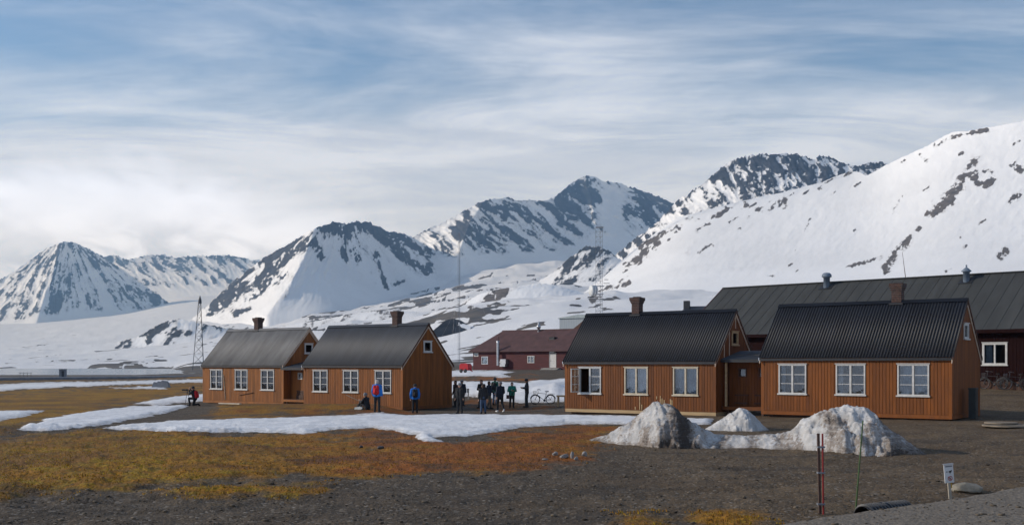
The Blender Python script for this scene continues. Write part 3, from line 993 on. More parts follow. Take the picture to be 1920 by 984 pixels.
M_DKWOOD = mat('dark_stained_wood', (0.070, 0.030, 0.016), 0.75, 0.25, 4)
M_REDWOOD = mat('dark_red_boards', (0.016, 0.0055, 0.005), 0.95, 0.22, 1.5, stretch=(1, 1, 0.3), bump=0.3, bscale=12, spec=0.08)  # dark red paint, deepened to stand in for shade on the long wall
M_REDWOOD2 = mat('oxblood_boards', (0.068, 0.014, 0.015), 0.8, 0.2, 1.2, stretch=(0.4, 0.4, 3), bump=0.3, bscale=10)
M_ROOFBLUE = mat('blue_black_corrugated_sheet', (0.0065, 0.008, 0.0125), 0.5, 0.25, 1.2, per_object=0.06, spec=0.2, stretch=(1, 0.3, 1), dirt=(0.011, 0.012, 0.015))
M_ROOFGREY = mat('weathered_grey_corrugated_sheet', (0.125, 0.122, 0.118), 0.55, 0.25, 1.6, per_object=0.14, spec=0.4, stretch=(1, 0.3, 1), dirt=(0.19, 0.17, 0.15))
M_ROOFMID = mat('dull_slate_corrugated_sheet', (0.022, 0.026, 0.034), 0.5, 0.25, 1.4, per_object=0.08, spec=0.45, stretch=(1, 0.3, 1), dirt=(0.055, 0.055, 0.058))
M_FELT = mat('grey_green_roofing_felt', (0.036, 0.038, 0.037), 0.85, 0.18, 0.8, per_object=0.06, stretch=(2, 0.4, 1), dirt=(0.055, 0.054, 0.050))
M_REDROOF = mat('brown_red_roofing', (0.066, 0.030, 0.029), 0.8, 0.22, 0.9, dirt=(0.12, 0.06, 0.05))
M_BLACK = mat('black_metal', (0.018, 0.018, 0.020), 0.5, 0.25, 8)
M_STEEL = mat('galvanised_steel', (0.42, 0.43, 0.45), 0.38, 0.2, 3, metal=0.8)
M_DKSTEEL = mat('dark_weathered_steel', (0.035, 0.036, 0.040), 0.6, 0.3, 2)
M_VENT = mat('blue_grey_vent_metal', (0.13, 0.165, 0.21), 0.6, 0.15, 4)
M_CURTAIN = mat('pale_curtain', (0.50, 0.52, 0.56), 0.9, 0.15, 3)
M_PLASTIC = mat('hazy_plastic_sheet', (0.30, 0.36, 0.44), 0.35, 0.25, 2.5)
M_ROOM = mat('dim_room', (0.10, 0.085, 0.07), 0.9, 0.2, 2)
M_CONC = mat('concrete', (0.24, 0.235, 0.22), 0.9, 0.2, 4, bump=0.3)


def brick_material():
    m = bpy.data.materials.new('sooty_brick')
    m.use_nodes = True
    t = NT(m.node_tree)
    b = t.n['Principled BSDF']
    tc_ = t.new('ShaderNodeTexCoord')
    n = t.noise(tc_.outputs['Object'], 9.0, 5, 0.6)
    n2 = t.noise(tc_.outputs['Object'], 2.0, 4, 0.6)
    c = t.mix(t.ss(n, 0.3, 0.7), (0.028, 0.014, 0.011), (0.085, 0.036, 0.025))
    c = t.mix(t.math('MULTIPLY', t.ss(n2, 0.45, 0.7), 0.6), c, (0.022, 0.019, 0.018))
    t.link(c, b.inputs['Base Color'])
    b.inputs['Roughness'].default_value = 0.9
    return m


M_BRICK = brick_material()
M_MORTAR = mat('mortar', (0.16, 0.145, 0.13), 0.95, 0.2, 6)


def glass_material(name, tint, rough=0.03, see=0.75):
    m = bpy.data.materials.new(name)
    m.use_nodes = True
    t = NT(m.node_tree)
    t.n.clear()
    o = t.new('ShaderNodeOutputMaterial')
    tr = t.new('ShaderNodeBsdfTransparent')
    tr.inputs[0].default_value = tint + (1,)
    gl = t.new('ShaderNodeBsdfGlossy')
    gl.inputs['Roughness'].default_value = rough
    tc_ = t.new('ShaderNodeTexCoord')
    n = t.noise(tc_.outputs['Object'], 1.6, 3, 0.5)
    bp = t.new('ShaderNodeBump')
    bp.inputs['Strength'].default_value = 0.12
    bp.inputs['Distance'].default_value = 0.03
    t.link(n, bp.inputs['Height'])
    t.link(bp.outputs[0], gl.inputs['Normal'])
    fr = t.new('ShaderNodeFresnel')
    fr.inputs['IOR'].default_value = 1.5
    k = t.math('ADD', t.math('MULTIPLY', fr.outputs[0], 1.3), 0.03, clamp=True)
    mx = t.new('ShaderNodeMixShader')
    t.link(k, mx.inputs[0])
    t.link(tr.outputs[0], mx.inputs[1])
    t.link(gl.outputs[0], mx.inputs[2])
    t.link(mx.outputs[0], o.inputs['Surface'])
    return m


M_GLASS = glass_material('window_glass', (0.80, 0.84, 0.86))

# ================================================================ THE FOUR TIMBER HOUSES
HL, HW, HE, HR = 8.786, 4.557, 2.76, 5.20          # length, width, eaves and ridge height
SLOPE = (HR - HE) / (HW / 2)
WIN_U = ((-3.53, -2.16), (-0.74, 0.63), (2.07, 3.45))
WIN_Z = (0.97, 2.37)
GWIN = (-0.40, 0.36, 3.50, 4.19)
PITCH = 0.150
_plank = {}


def plank_mesh(w_, h0, h1, matl):
    """one board, standing on z = 0, its top cut from h0 to h1, outer face towards -y"""
    key = (round(w_, 3), round(h0, 3), round(h1, 3), matl.name)
    if key not in _plank:
        b = MB()
        t_, c = 0.020, 0.006
        pts = [(0, 0, 0), (w_, 0, 0), (w_, 0, h1), (0, 0, h0),
               (0, -t_ + c, 0), (c, -t_, 0), (w_ - c, -t_, 0), (w_, -t_ + c, 0),
               (0, -t_ + c, h0), (c, -t_, h0), (w_ - c, -t_, h1), (w_, -t_ + c, h1)]
        b.add(pts, [(5, 6, 10, 9), (4, 5, 9, 8), (6, 7, 11, 10), (0, 4, 8, 3), (7, 1, 2, 11), (3, 8, 9, 10, 11, 2), (0, 1, 7, 6, 5, 4)])
        _plank[key] = b.mesh('plank', matl)
    return _plank[key]


def boards(parent, matl, u0, u1, top, holes, place, pitch=PITCH, gap=0.014, z0=0.16):
    """vertical boards from u0 to u1 up to top(u), left out where there are openings"""
    n = max(1, int(round((u1 - u0) / pitch)))
    pw = (u1 - u0) / n
    for i in range(n):
        a, b = u0 + i * pw + gap / 2, u0 + (i + 1) * pw - gap / 2
        cuts = [(h[2], h[3]) for h in holes if a < h[1] - 0.015 and b > h[0] + 0.015]
        spans, z = [], z0
        for lo, hi in sorted(cuts):
            spans.append((z, lo))
            z = hi
        spans.append((z, None))
        for lo, hi in spans:
            ha, hb = (hi, hi) if hi is not None else (top(a), top(b))
            if max(ha, hb) - lo < 0.05:
                continue
            o = put('plank', plank_mesh(b - a, max(0.01, ha - lo), max(0.01, hb - lo), matl), parent)
            o.location, o.rotation_euler = place(a, lo)


def wall_with_holes(mb, u0, u1, z0, z1, holes, y0, y1):
    """a straight wall along x, split round its openings"""
    xs = sorted({u0, u1, *[h[0] for h in holes], *[h[1] for h in holes]})
    for a, b in zip(xs[:-1], xs[1:]):
        m_ = (a + b) / 2
        z = z0
        for h in sorted([h for h in holes if h[0] < m_ < h[1]], key=lambda q: q[2]):
            mb.box(a, b, y0, y1, z, h[2])
            z = h[3]
        mb.box(a, b, y0, y1, z, z1)


def make_window(parent, u0, u1, z0, z1, y, bars, frame_m, fw=0.066, curtain=None, open_left=False, rot=None, two=True, name='window', sill=True):
    """casement window in a wall whose outer face is at y (facing -y); returns the window"""
    wd, hg = u1 - u0, z1 - z0
    b = MB()
    d0, d1 = -0.045, 0.10
    b.box(0, fw, d0, d1, 0, hg)
    b.box(wd - fw, wd, d0, d1, 0, hg)
    b.box(fw, wd - fw, d0, d1, hg - fw, hg)
    b.box(fw, wd - fw, d0, d1, 0, fw)
    mid = wd / 2
    mw = 0.045
    if two:
        b.box(mid - mw, mid + mw, d0 + 0.006, d1 - 0.01, fw, hg - fw)
    wdw = b.build(name, frame_m, parent)
    wdw.location = (u0, y, z0)
    if rot is not None:
        wdw.location, wdw.rotation_euler = rot
    if sill:
        s = MB()
        s.box(-0.05, wd + 0.05, -0.095, -0.002, -0.045, 0.02)
        s.build('sill', frame_m, wdw)
        s = MB()
        s.box(-0.04, wd + 0.04, -0.080, -0.002, hg + 0.002, hg + 0.037)
        s.build('head_board', frame_m, wdw)
    lights = [(fw, mid - mw), (mid + mw, wd - fw)] if two else [(fw, wd - fw)]
    for k, (a, c) in enumerate(lights):
        if open_left and k == 0:
            continue
        zz = [fw + (hg - 2 * fw) * i / (bars + 1) for i in range(bars + 2)]
        for i in range(bars + 1):
            g = MB()
            g.box(a, c, 0.022, 0.028, zz[i] + (0.014 if i else 0), zz[i + 1] - (0.014 if i < bars else 0))
            g.build('pane', M_GLASS, wdw)
        for i in range(1, bars + 1):
            q = MB()
            q.box(a, c, -0.012, 0.05, zz[i] - 0.014, zz[i] + 0.014)
            q.build('glazing_bar', frame_m, wdw)
    if open_left:
        # the left casement stands open, hinged at the outer side
        a, c = lights[0]
        ln = c - a
        R = Matrix.Rotation(math.radians(-112), 3, 'Z')
        org = Vector((a, -0.05, 0))
        q = MB()
        for bx in ((0, 0.05, -0.02, 0.02, fw, hg - fw), (ln - 0.05, ln, -0.02, 0.02, fw, hg - fw), (0.05, ln - 0.05, -0.02, 0.02, fw, fw + 0.05), (0.05, ln - 0.05, -0.02, 0.02, hg - fw - 0.05, hg - fw)):
            q.box(*bx, rot=R, org=org)
        for i in (1, 2):
            z = fw + (hg - 2 * fw) * i / 3
            q.box(0.05, ln - 0.05, -0.014, 0.014, z - 0.014, z + 0.014, rot=R, org=org)
        q.build('open_casement', frame_m, wdw)
        q = MB()
        q.box(0.05, ln - 0.05, -0.003, 0.003, fw + 0.05, hg - fw - 0.05, rot=R, org=org)
        q.build('pane', M_GLASS, wdw)
    for (a, c, cm, amp) in (curtain or []):
        q = MB()
        n = 26
        vs, fs = [], []
        for i in range(n + 1):
            x = a + (c - a) * i / n
            yy = 0.20 + amp * math.sin(i * 1.55) + 0.4 * amp * math.sin(i * 0.6 + 1)
            vs += [(x, yy, 0.05), (x, yy + 0.02 * math.sin(i), hg - 0.03)]
        for i in range(n):
            fs.append((2 * i, 2 * i + 2, 2 * i + 3, 2 * i + 1))
        q.add(vs, fs, 0, True)
        q.build('curtain', cm, wdw)
    return wdw


def corrugated(width, length, pitch=0.136, amp=0.014, seg=8, lap=0.004):
    """a corrugated sheet lying in x (across) and y (up the slope), origin at its lower left"""
    n = max(2, int(round(width / pitch * seg)))
    vs, fs = [], []
    for j, yy in enumerate((0.0, length)):
        for i in range(n + 1):
            x = (width + lap) * i / n
            vs.append((x, yy, amp * math.cos(2 * math.pi * x / pitch)))
    m_ = n + 1
    for i in range(n):
        fs.append((i, i + 1, m_ + i + 1, m_ + i))
    # a folded rim gives the sheet thickness
    b0 = len(vs)
    for i in range(n + 1):
        vs.append((vs[i][0], 0.0, vs[i][2] - 0.012))
    for i in range(n):
        fs.append((b0 + i, b0 + i + 1, i + 1, i))
    b = MB()
    b.add(vs, fs, 0, True)
    return b


def chimney(parent, loc, w_=0.46, d_=0.46, h=1.42, courses=17):
    b = MB()
    ch = h / courses
    for k in range(courses):
        if k >= courses - 4:
            e = 0.03 * (k - (courses - 5)) if k < courses - 2 else 0.09
        else:
            e = 0.0
        j = random.uniform(-0.006, 0.006)
        x0, x1, y0, y1 = -w_ / 2 - e + j, w_ / 2 + e + j, -d_ / 2 - e, d_ / 2 + e
        b.box(x0 + 0.012, x1 - 0.012, y0 + 0.012, y1 - 0.012, k * ch, k * ch + 0.016, 1)
        nb = 3
        off = 0.0 if k % 2 else 0.07
        cuts = [x0] + [x0 + (x1 - x0) * (i / nb) + off * (0 if i in (0, nb) else 1) for i in range(1, nb)] + [x1]
        for a, c in zip(cuts[:-1], cuts[1:]):
            b.box(a + 0.005, c - 0.005, y0 + random.uniform(0, 0.008), y1, k * ch + 0.014, (k + 1) * ch)
    o = b.build('chimney', [M_BRICK, M_MORTAR], parent, loc)
    q = MB()
    q.box(-0.17, 0.17, -0.17, 0.17, h - 0.02, h + 0.05)
    q.build('flue', M_BLACK, o)
    q = MB()
    q.box(-w_ / 2 - 0.09, w_ / 2 + 0.09, -d_ / 2 - 0.09, d_ / 2 + 0.09, h * 0.30, h * 0.36)
    q.build('flashing', M_BLACK, o)
    return o


HOUSES = [
    dict(pose=(-17.673, 79.977, -0.119, -0.655), wall=M_WALL_A, roof=M_ROOFGREY, base=M_WALL_A, chim=-1.13, trim=M_TRIM, kind=0,
         label='leftmost timber house with weathered pale grey corrugated roof'),
    dict(pose=(-8.763, 71.837, -0.115, -0.651), wall=M_WALL_B, roof=M_ROOFMID, base=M_WALL_B, chim=1.67, trim=M_TRIM, kind=1,
         label='timber house with slate grey roof, hikers standing at its front wall and gable'),
    dict(pose=(7.787, 59.008, 0.098, -0.62), wall=M_WALL_C, roof=M_ROOFBLUE, base=M_RAW, chim=-1.33, trim=M_TRIM, kind=2,
         label='timber house with an open window, raw timber base and patched wall'),
    dict(pose=(16.891, 52.406, 0.257, -0.644), wall=M_WALL_D, roof=M_ROOFBLUE, base=M_WALL_D, chim=1.32, trim=M_TRIM, kind=3,
         label='rightmost and nearest orange timber house behind the dirty snow heap'),
]


def make_house(spec):
    x, y, z, a = spec['pose']
    root = empty('timber_house', (x, y, z), a)
    tag(root, spec['label'], 'house', 'orange timber houses in a row')
    wm = spec['wall']
    # walls
    b = MB()
    th = 0.12
    holes = [(u0, u1, WIN_Z[0], WIN_Z[1]) for u0, u1 in WIN_U]
    wall_with_holes(b, -HL / 2, HL / 2, 0.0, HE, holes, -HW / 2, -HW / 2 + th)
    b.box(-HL / 2, HL / 2, HW / 2 - th, HW / 2, 0, HE)
    for sx in (-1, 1):
        x0, x1 = (HL / 2 - th, HL / 2) if sx > 0 else (-HL / 2, -HL / 2 + th)
        yi = HW / 2 - th
        if sx > 0:
            # gable wall with its attic opening, as strips
            ys = [-HW / 2, -1.2, GWIN[0], GWIN[1], 1.2, HW / 2]
            for c, d in zip(ys[:-1], ys[1:]):
                ta, tb = HE + (HW / 2 - abs(c)) * SLOPE - 0.03, HE + (HW / 2 - abs(d)) * SLOPE - 0.03
                segs = [(0, GWIN[2], None), (GWIN[3], None, None)] if c >= GWIN[0] - 1e-6 and d <= GWIN[1] + 1e-6 else [(0, None, None)]
                for s0, s1, _ in segs:
                    pa, pb = (s1, s1) if s1 is not None else (ta, tb)
                    mids = []
                    if c < 0 < d and s1 is None:
                        mids = [(0.0, HR - 0.03)]
                    prof = [(c, s0), (d, s0), (d, pb)] + mids + [(c, pa)]
                    n = len(prof)
                    vs = [(x0, p, q) for p, q in prof] + [(x1, p, q) for p, q in prof]
                    b.add(vs, [tuple(range(n)), tuple(range(2 * n - 1, n - 1, -1))] + [(i, i + n, (i + 1) % n + n, (i + 1) % n) for i in range(n)])
        else:
            prof = [(-HW / 2, 0), (HW / 2, 0), (HW / 2, HE - .03), (0, HR - 0.03), (-HW / 2, HE - .03)]
            vs = [(x0, p, q) for p, q in prof] + [(x1, p, q) for p, q in prof]
            b.add(vs, [tuple(range(5)), tuple(range(9, 4, -1))] + [(i, i + 5, (i + 1) % 5 + 5, (i + 1) % 5) for i in range(5)])
    wall = b.build('wall', wm, root)
    q = MB()
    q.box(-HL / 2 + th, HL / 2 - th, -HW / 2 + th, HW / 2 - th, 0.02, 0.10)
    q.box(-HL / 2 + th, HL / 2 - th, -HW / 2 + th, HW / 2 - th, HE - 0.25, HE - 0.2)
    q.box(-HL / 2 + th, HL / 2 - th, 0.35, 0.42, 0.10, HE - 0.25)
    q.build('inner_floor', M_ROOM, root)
    # boards
    yf = -HW / 2 - 0.002
    cb = 0.13
    boards(wall, wm, -HL / 2 + cb, HL / 2 - cb, lambda u: HE - 0.02, [(h[0] - 0.03, h[1] + 0.03, h[2] - 0.03, h[3] + 0.03) for h in holes], lambda a_, lo: ((a_, yf, lo), (0, 0, 0)))
    gh = [(GWIN[0] - 0.03, GWIN[1] + 0.03, GWIN[2] - 0.03, GWIN[3] + 0.03)]
    boards(wall, wm, -HW / 2 + cb, HW / 2 - cb, lambda v: HE + (HW / 2 - abs(v)) * SLOPE - 0.06, gh, lambda a_, lo: ((HL / 2 + 0.002, a_, lo), (0, 0, math.pi / 2)))
    for k, (cx_, cy_) in enumerate(((-HL / 2, -HW / 2), (HL / 2, -HW / 2), (HL / 2, HW / 2))):
        q = MB()
        sx, sy = (1 if cx_ > 0 else -1), (1 if cy_ > 0 else -1)
        q.box(min(cx_ + sx * 0.028, cx_ - sx * cb), max(cx_ + sx * 0.028, cx_ - sx * cb), min(cy_ + sy * 0.028, cy_ + sy * 0.003), max(cy_ + sy * 0.028, cy_ + sy * 0.003), 0.0, HE - 0.03)
        if sx > 0:
            q.box(cx_ + 0.003, cx_ + 0.0285, min(cy_, cy_ - sy * cb), max(cy_, cy_ - sy * cb), 0.0, HE - 0.03)
        q.build('corner_board', wm, root)
    q = MB()
    q.box(-HL / 2 + 0.01, HL / 2 + 0.028, -HW / 2 - 0.038, -HW / 2 - 0.002, -0.02, 0.15)
    q.build('skirting_board', spec['base'], root)
    q = MB()
    q.box(HL / 2 + 0.002, HL / 2 + 0.038, -HW / 2, HW / 2, -0.02, 0.15)
    q.build('skirting_board', spec['base'], root)
    # foundation: beams on blocks in the shade below the floor
    q = MB()
    for sy in (-1.9, 0, 1.9):
        q.box(-HL / 2 + 0.2, HL / 2 - 0.2, sy - 0.1, sy + 0.1, -0.32, -0.002)
    q.build('floor_beam', M_DKWOOD, root)
    for i in range(5):
        q = MB()
        q.box(-0.2, 0.2, -0.2, 0.2, -0.75, -0.322)
        q.build('foundation_block', M_CONC, root, (-HL / 2 + 0.6 + i * (HL - 1.2) / 4, -1.9, 0))
    # windows
    k_ = spec['kind']
    for i, (u0, u1) in enumerate(WIN_U):
        wd = u1 - u0
        if k_ == 2 and i > 0:
            make_window(root, u0, u1, *WIN_Z, -HW / 2, 0, M_TRIM_PALE, curtain=[(0.07, wd - 0.07, M_PLASTIC, 0.03)])
        else:
            cur = {0: [(0.06, 0.36, M_CURTAIN, 0.03), (wd - 0.30, wd - 0.06, M_CURTAIN, 0.03)], 1: [(0.06, 0.34 if i < 2 else 0.68, M_CURTAIN, 0.025)],
                   2: [], 3: [(0.06, wd - 0.06, M_PLASTIC, 0.02)] if i == 2 else [(0.06, 0.25, M_CURTAIN, 0.02)]}[k_]
            make_window(root, u0, u1, *WIN_Z, -HW / 2, 2, M_WHITE, curtain=cur, open_left=(k_ == 2))
    fm = M_RAW if k_ == 2 else M_WHITE
    make_window(root, GWIN[0], GWIN[1], GWIN[2], GWIN[3], 0, 0, fm, fw=0.09, two=False, name='attic_window',
                rot=((HL / 2, GWIN[0], GWIN[2]), (0, 0, math.pi / 2)), curtain=[(0.1, 0.62, M_CURTAIN, 0.02)] if k_ in (1, 3) else None)
    # roof: corrugated sheets side by side on both slopes
    roof = empty('roof', (0, 0, 0))
    roof.parent = root
    ov, eo = 0.10, 0.16
    sl = math.hypot(1, SLOPE)
    run = HW / 2 + eo
    rl_ = run * sl
    nsheet = 11
    sw = (HL + 2 * ov) / nsheet
    me = corrugated(sw, rl_, pitch=sw / 6.0).mesh('roof_sheet', spec['roof'])
    ang = math.atan(SLOPE)
    for s in range(nsheet):
        for side in (0, 1):
            o = put('roof_sheet', me, roof)
            dz = random.uniform(0.0, 0.002)
            ze = HE - eo * SLOPE + 0.085 + dz
            if side == 0:
                o.location = (-HL / 2 - ov + s * sw, -HW / 2 - eo, ze)
                o.rotation_euler = (ang, 0, 0)
            else:
                o.location = (HL / 2 + ov - s * sw, HW / 2 + eo, ze)
                o.rotation_euler = (ang, 0, math.pi)
    q = MB()
    q.prism([(-0.16, -0.125), (0.0, 0.035), (0.16, -0.125), (0.13, -0.14), (0, 0.0), (-0.13, -0.14)], -HL / 2 - ov - 0.01, HL / 2 + ov + 0.01)
    rc = q.build('ridge_cap', spec['roof'], roof)
    rc.location = (0, 0, HR + 0.115)
    rc.rotation_euler = (0, 0, -math.pi / 2)
    # eaves board under the sheets
    q = MB()
    q.box(-HL / 2 - ov, HL / 2 + ov, -HW / 2 - eo + 0.02, -HW / 2 - eo + 0.05, HE - eo * SLOPE - 0.06, HE - eo * SLOPE + 0.055)
    q.build('eaves_board', M_BLACK, roof)
    # barge boards along the gables, pale inside and dark outside
    for sx in (-1, 1):
        for sy in (-1, 1):
            for nm, m_, x0, x1, lo, hi in (('barge_board', spec['trim'], HL / 2 + 0.035, HL / 2 + 0.065, -0.19, -0.045), ('roof_edge_board', M_DKWOOD if k_ != 0 else M_TRIM, HL / 2 + 0.068, HL / 2 + ov + 0.012, -0.045, 0.085)):
                if sx < 0:
                    x0, x1 = -x1, -x0
                    m_ = M_STEEL if nm == 'roof_edge_board' else m_
                vs = []
                for xx in (x0, x1):
                    for (v_, zz) in ((-run, HE - eo * SLOPE), (0, HR)):
                        for e in (lo, hi):
                            vs.append((xx, sy * v_ * -1 if sy > 0 else v_, zz + e))
                q = MB()
                q.add(vs, [(0, 2, 3, 1), (4, 5, 7, 6), (0, 4, 6, 2), (1, 3, 7, 5), (0, 1, 5, 4), (2, 6, 7, 3)])
                q.build(nm, m_, roof)
    chimney(root, (spec['chim'], 0.12, HR - 0.5))
    return root


M_TRIM_PALE = mat('unpainted_pale_frame', (0.46, 0.40, 0.30), 0.7, 0.15, 4)
ROOTS = [make_house(s) for s in HOUSES]

# house details
def on_house(k, u, v, zz):
    return ROOTS[k].matrix_basis @ Vector((u, v, zz))


def house_part(k, name, mb_, m):
    return mb_.build(name, m, ROOTS[k])


for o in ROOTS:
    o.matrix_basis = Matrix.Translation(o.location) @ Matrix.Rotation(o.rotation_euler.z, 4, 'Z')
# fresh unpainted boards let into the wall of the third house
for u, z0, z1, w_ in ((0.14, 0.18, 0.92, 0.05), (-0.12, 0.18, 0.34, 0.05), (0.26, 0.18, 0.46, 0.05), (1.12, 0.75, 0.90, 0.05), (1.33, 0.20, 0.92, 0.05), (1.43, 0.20, 0.80, 0.05), (1.55, 0.20, 0.72, 0.05), (1.90, 0.2, 0.76, 0.06), (1.99, 0.2, 0.72, 0.05)):
    q = MB()
    q.box(u, u + w_, -HW / 2 - 0.040, -HW / 2 - 0.026, z0, z1)
    house_part(2, 'wall_patch', q, M_RAW)
for vv in (-1.35, -0.75, 0.0):
    q = MB()
    q.box(HL / 2 + 0.030, HL / 2 + 0.05, vv - 0.03, vv + 0.03, HE + 0.1 if vv < -0.5 else 4.35, HE + (HW / 2 - abs(vv)) * SLOPE - 0.25)
    house_part(2, 'gable_lath', q, M_TRIM)
# conduit and rail on the first house
q = MB()
q.path([(-2.02, -HW / 2 - 0.05, 2.0), (-1.90, -HW / 2 - 0.05, 1.3), (-1.78, -HW / 2 - 0.05, 0.25)], 0.02)
house_part(0, 'cable_conduit', q, M_TRIM_PALE)
q = MB()
q.path([(-0.2, -HW / 2 - 0.06, 0.58), (1.3, -HW / 2 - 0.06, 0.78)], 0.02)
house_part(0, 'wall_rail', q, M_DKWOOD)


# ================================================================ PORCHES BETWEEN THE HOUSES
def make_porch(k0, k1, label, front, deck_z, eave, wallm, roofm, post):
    """a low link between two houses: recessed wall, deck and a small sloping roof, in the frame of house k1"""
    h1 = ROOTS[k1]
    inv = h1.matrix_basis.inverted()
    pr = inv @ (ROOTS[k0].matrix_basis @ Vector((HL / 2, -HW / 2, 0)))
    uL, uR = pr.x + 0.06, -HL / 2 - 0.03
    root = empty('link_porch', h1.location, h1.rotation_euler.z)
    tag(root, label, 'porch', 'link porches between the houses')
    yb = -HW / 2 + front + 0.75         # recessed wall
    yfr = -HW / 2 + front               # front edge of deck
    wins = [(uL + (uR - uL) * 0.22, uL + (uR - uL) * 0.22 + 0.46, 1.72, 2.18), (uR - 0.72, uR - 0.26, 1.72, 2.18)]
    b = MB()
    wall_with_holes(b, uL, uR, deck_z, eave + 0.15, wins, yb, yb + 0.1)
    wall = b.build('wall', wallm, root)
    boards(wall, wallm, uL + 0.02, uR - 0.02, lambda u: eave + 0.1, [(a - .02, c - 0 + .02, d - .02, e + .02) for a, c, d, e in wins], lambda a_, lo: ((a_, yb - 0.002, lo), (0, 0, 0)), pitch=0.15, z0=deck_z + 0.02)
    for a, c, d, e in wins:
        make_window(root, a, c, d, e, yb, 0, M_WHITE if k1 == 1 else M_DKWOOD, fw=0.06, two=False, sill=False)
    q = MB()
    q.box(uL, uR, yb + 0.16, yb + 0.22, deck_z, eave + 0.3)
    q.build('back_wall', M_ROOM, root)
    for i in range(6):
        q = MB()
        q.box(uL, uR, yfr + i * 0.125 + 0.004, yfr + (i + 1) * 0.125 - 0.004, deck_z - 0.035, deck_z)
        q.build('deck_plank', M_WALL_C if k1 == 3 else M_DKWOOD, root)
    q = MB()
    q.box(uL, uR, yfr - 0.03, yfr - 0.002, deck_z - 0.17, deck_z - 0.02)
    q.build('deck_edge', wallm, root)
    for i in range(2):
        q = MB()
        q.box(-0.06, 0.06, -0.06, 0.06, -0.7, deck_z - 0.04)
        q.build('deck_post', M_DKWOOD, root, (uL + 0.25 + i * (uR - uL - 0.5), yfr + 0.2, 0))
    q = MB()
    q.box(uL + 0.12, uL + 0.22, yfr + 0.03, yfr + 0.13, deck_z, eave - 0.02)
    if post:
        q.build('roof_post', M_RAW if k1 == 3 else wallm, root)
    # roof slopes up towards the back, sheet by sheet
    depth, rise = 2.3, 0.45
    sw = (uR - uL) / 3
    me = corrugated(sw, math.hypot(depth, rise), lap=0.01).mesh('roof_sheet', roofm)
    roof = empty('roof')
    roof.parent = root
    for i in range(3):
        o = put('roof_sheet', me, roof, (uL + i * sw, yfr - 0.22, eave + 0.05))
        o.rotation_euler = (math.atan2(rise, depth), 0, 0)
    q = MB()
    q.box(uL, uR, yfr - 0.21, yfr - 0.17, eave - 0.09, eave + 0.025)
    q.build('eaves_board', M_BLACK, roof)
    # two slatted boards lean against the wall
    for c in (uL + (uR - uL) * 0.30, uR - 0.55):
        s = empty('slatted_bench_back', (c, yb - 0.10, deck_z))
        s.parent = root
        for i in range(5):
            q = MB()
            q.box(-0.34 + i * 0.145, -0.34 + i * 0.145 + 0.11, -0.012, 0.012, 0, 0.66)
            o = q.build('slat', M_DKWOOD if k1 == 1 else wallm, s)
        for zz in (0.12, 0.52):
            q = MB()
            q.box(-0.36, 0.38, -0.035, -0.014, zz, zz + 0.07)
            q.build('crossbar', M_DKWOOD, s)
        s.rotation_euler = (math.radians(-9), 0, 0)
    return root


make_porch(0, 1, 'small recessed link porch with two white-framed windows between the left houses', 0.95, 0.38, 2.45, M_WALL_A, M_ROOFMID, False)
make_porch(2, 3, 'small recessed link porch with plank deck between the right houses', 0.55, 0.28, 2.55, M_WALL_C, M_ROOFMID, True)

# ================================================================ OTHER BUILDINGS
def frame(px, py, Y, rz):
    p = at(px, py, Y)
    return p


# --- the long dark-red building behind the right-hand houses
th = math.radians(-43.5)
LB = empty('long_building', (29.25, 66.0, 1.30), th)
tag(LB, 'long dark red building with a broad grey roof behind the right houses', 'building')
LX0, LX1, LW, LE, LR = -22.65, 14.0, 11.0, 3.57, 7.15
_k0, _k1 = [((px - CX) / F * 66.0 - 29.25) / (math.cos(th) - (px - CX) / F * math.sin(th)) for px in (1842, 1889)]
wl = [(_k0, _k1, 1.28, 2.62), (_k0 + 8.2, _k1 + 8.2, 1.28, 2.62), (_k0 - 11.0, _k1 - 11.0, 1.28, 2.62)]
b = MB()
wall_with_holes(b, LX0, LX1, -0.3, LE, wl, 0, 0.15)
b.box(LX0, LX1, LW - 0.15, LW, -0.3, LE)
for x0, x1 in ((LX0, LX0 + 0.15), (LX1 - 0.15, LX1)):
    prof = [(0, -0.3), (LW, -0.3), (LW, LE), (LW / 2, LR - 0.05), (0, LE)]
    vs = [(x0, p, q_) for p, q_ in prof] + [(x1, p, q_) for p, q_ in prof]
    b.add(vs, [tuple(range(5)), tuple(range(9, 4, -1))] + [(i, i + 5, (i + 1) % 5 + 5, (i + 1) % 5) for i in range(5)])
lw = b.build('wall', M_REDWOOD, LB)
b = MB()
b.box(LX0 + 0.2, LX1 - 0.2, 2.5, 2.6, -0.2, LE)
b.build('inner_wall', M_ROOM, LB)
boards(lw, M_REDWOOD, -6.0, LX1, lambda u: LE - 0.02, [(h[0] - .05, h[1] + .05, h[2] - .05, h[3] + .05) for h in wl], lambda a_, lo: ((a_, -0.002, lo), (0, 0, 0)), pitch=0.2, z0=-0.1)
for h in wl:
    make_window(LB, *h, 0, 0, M_WHITE, fw=0.12, curtain=[(0.14, 0.5, M_CURTAIN, 0.03)])
rl2 = empty('roof')
rl2.parent = LB
sl2 = (LR - LE) / (LW / 2)
a2 = math.atan(sl2)
npan = 46
pw2 = (LX1 - LX0 + 0.6) / npan
ln2 = (LW / 2 + 0.4) * math.hypot(1, sl2)
b = MB()
b.box(0.004, pw2 - 0.004, 0, ln2, 0, 0.02)
b.box(-0.012, 0.012, 0, ln2, 0.021, 0.036)
pm = b.mesh('roof_panel', M_FELT)
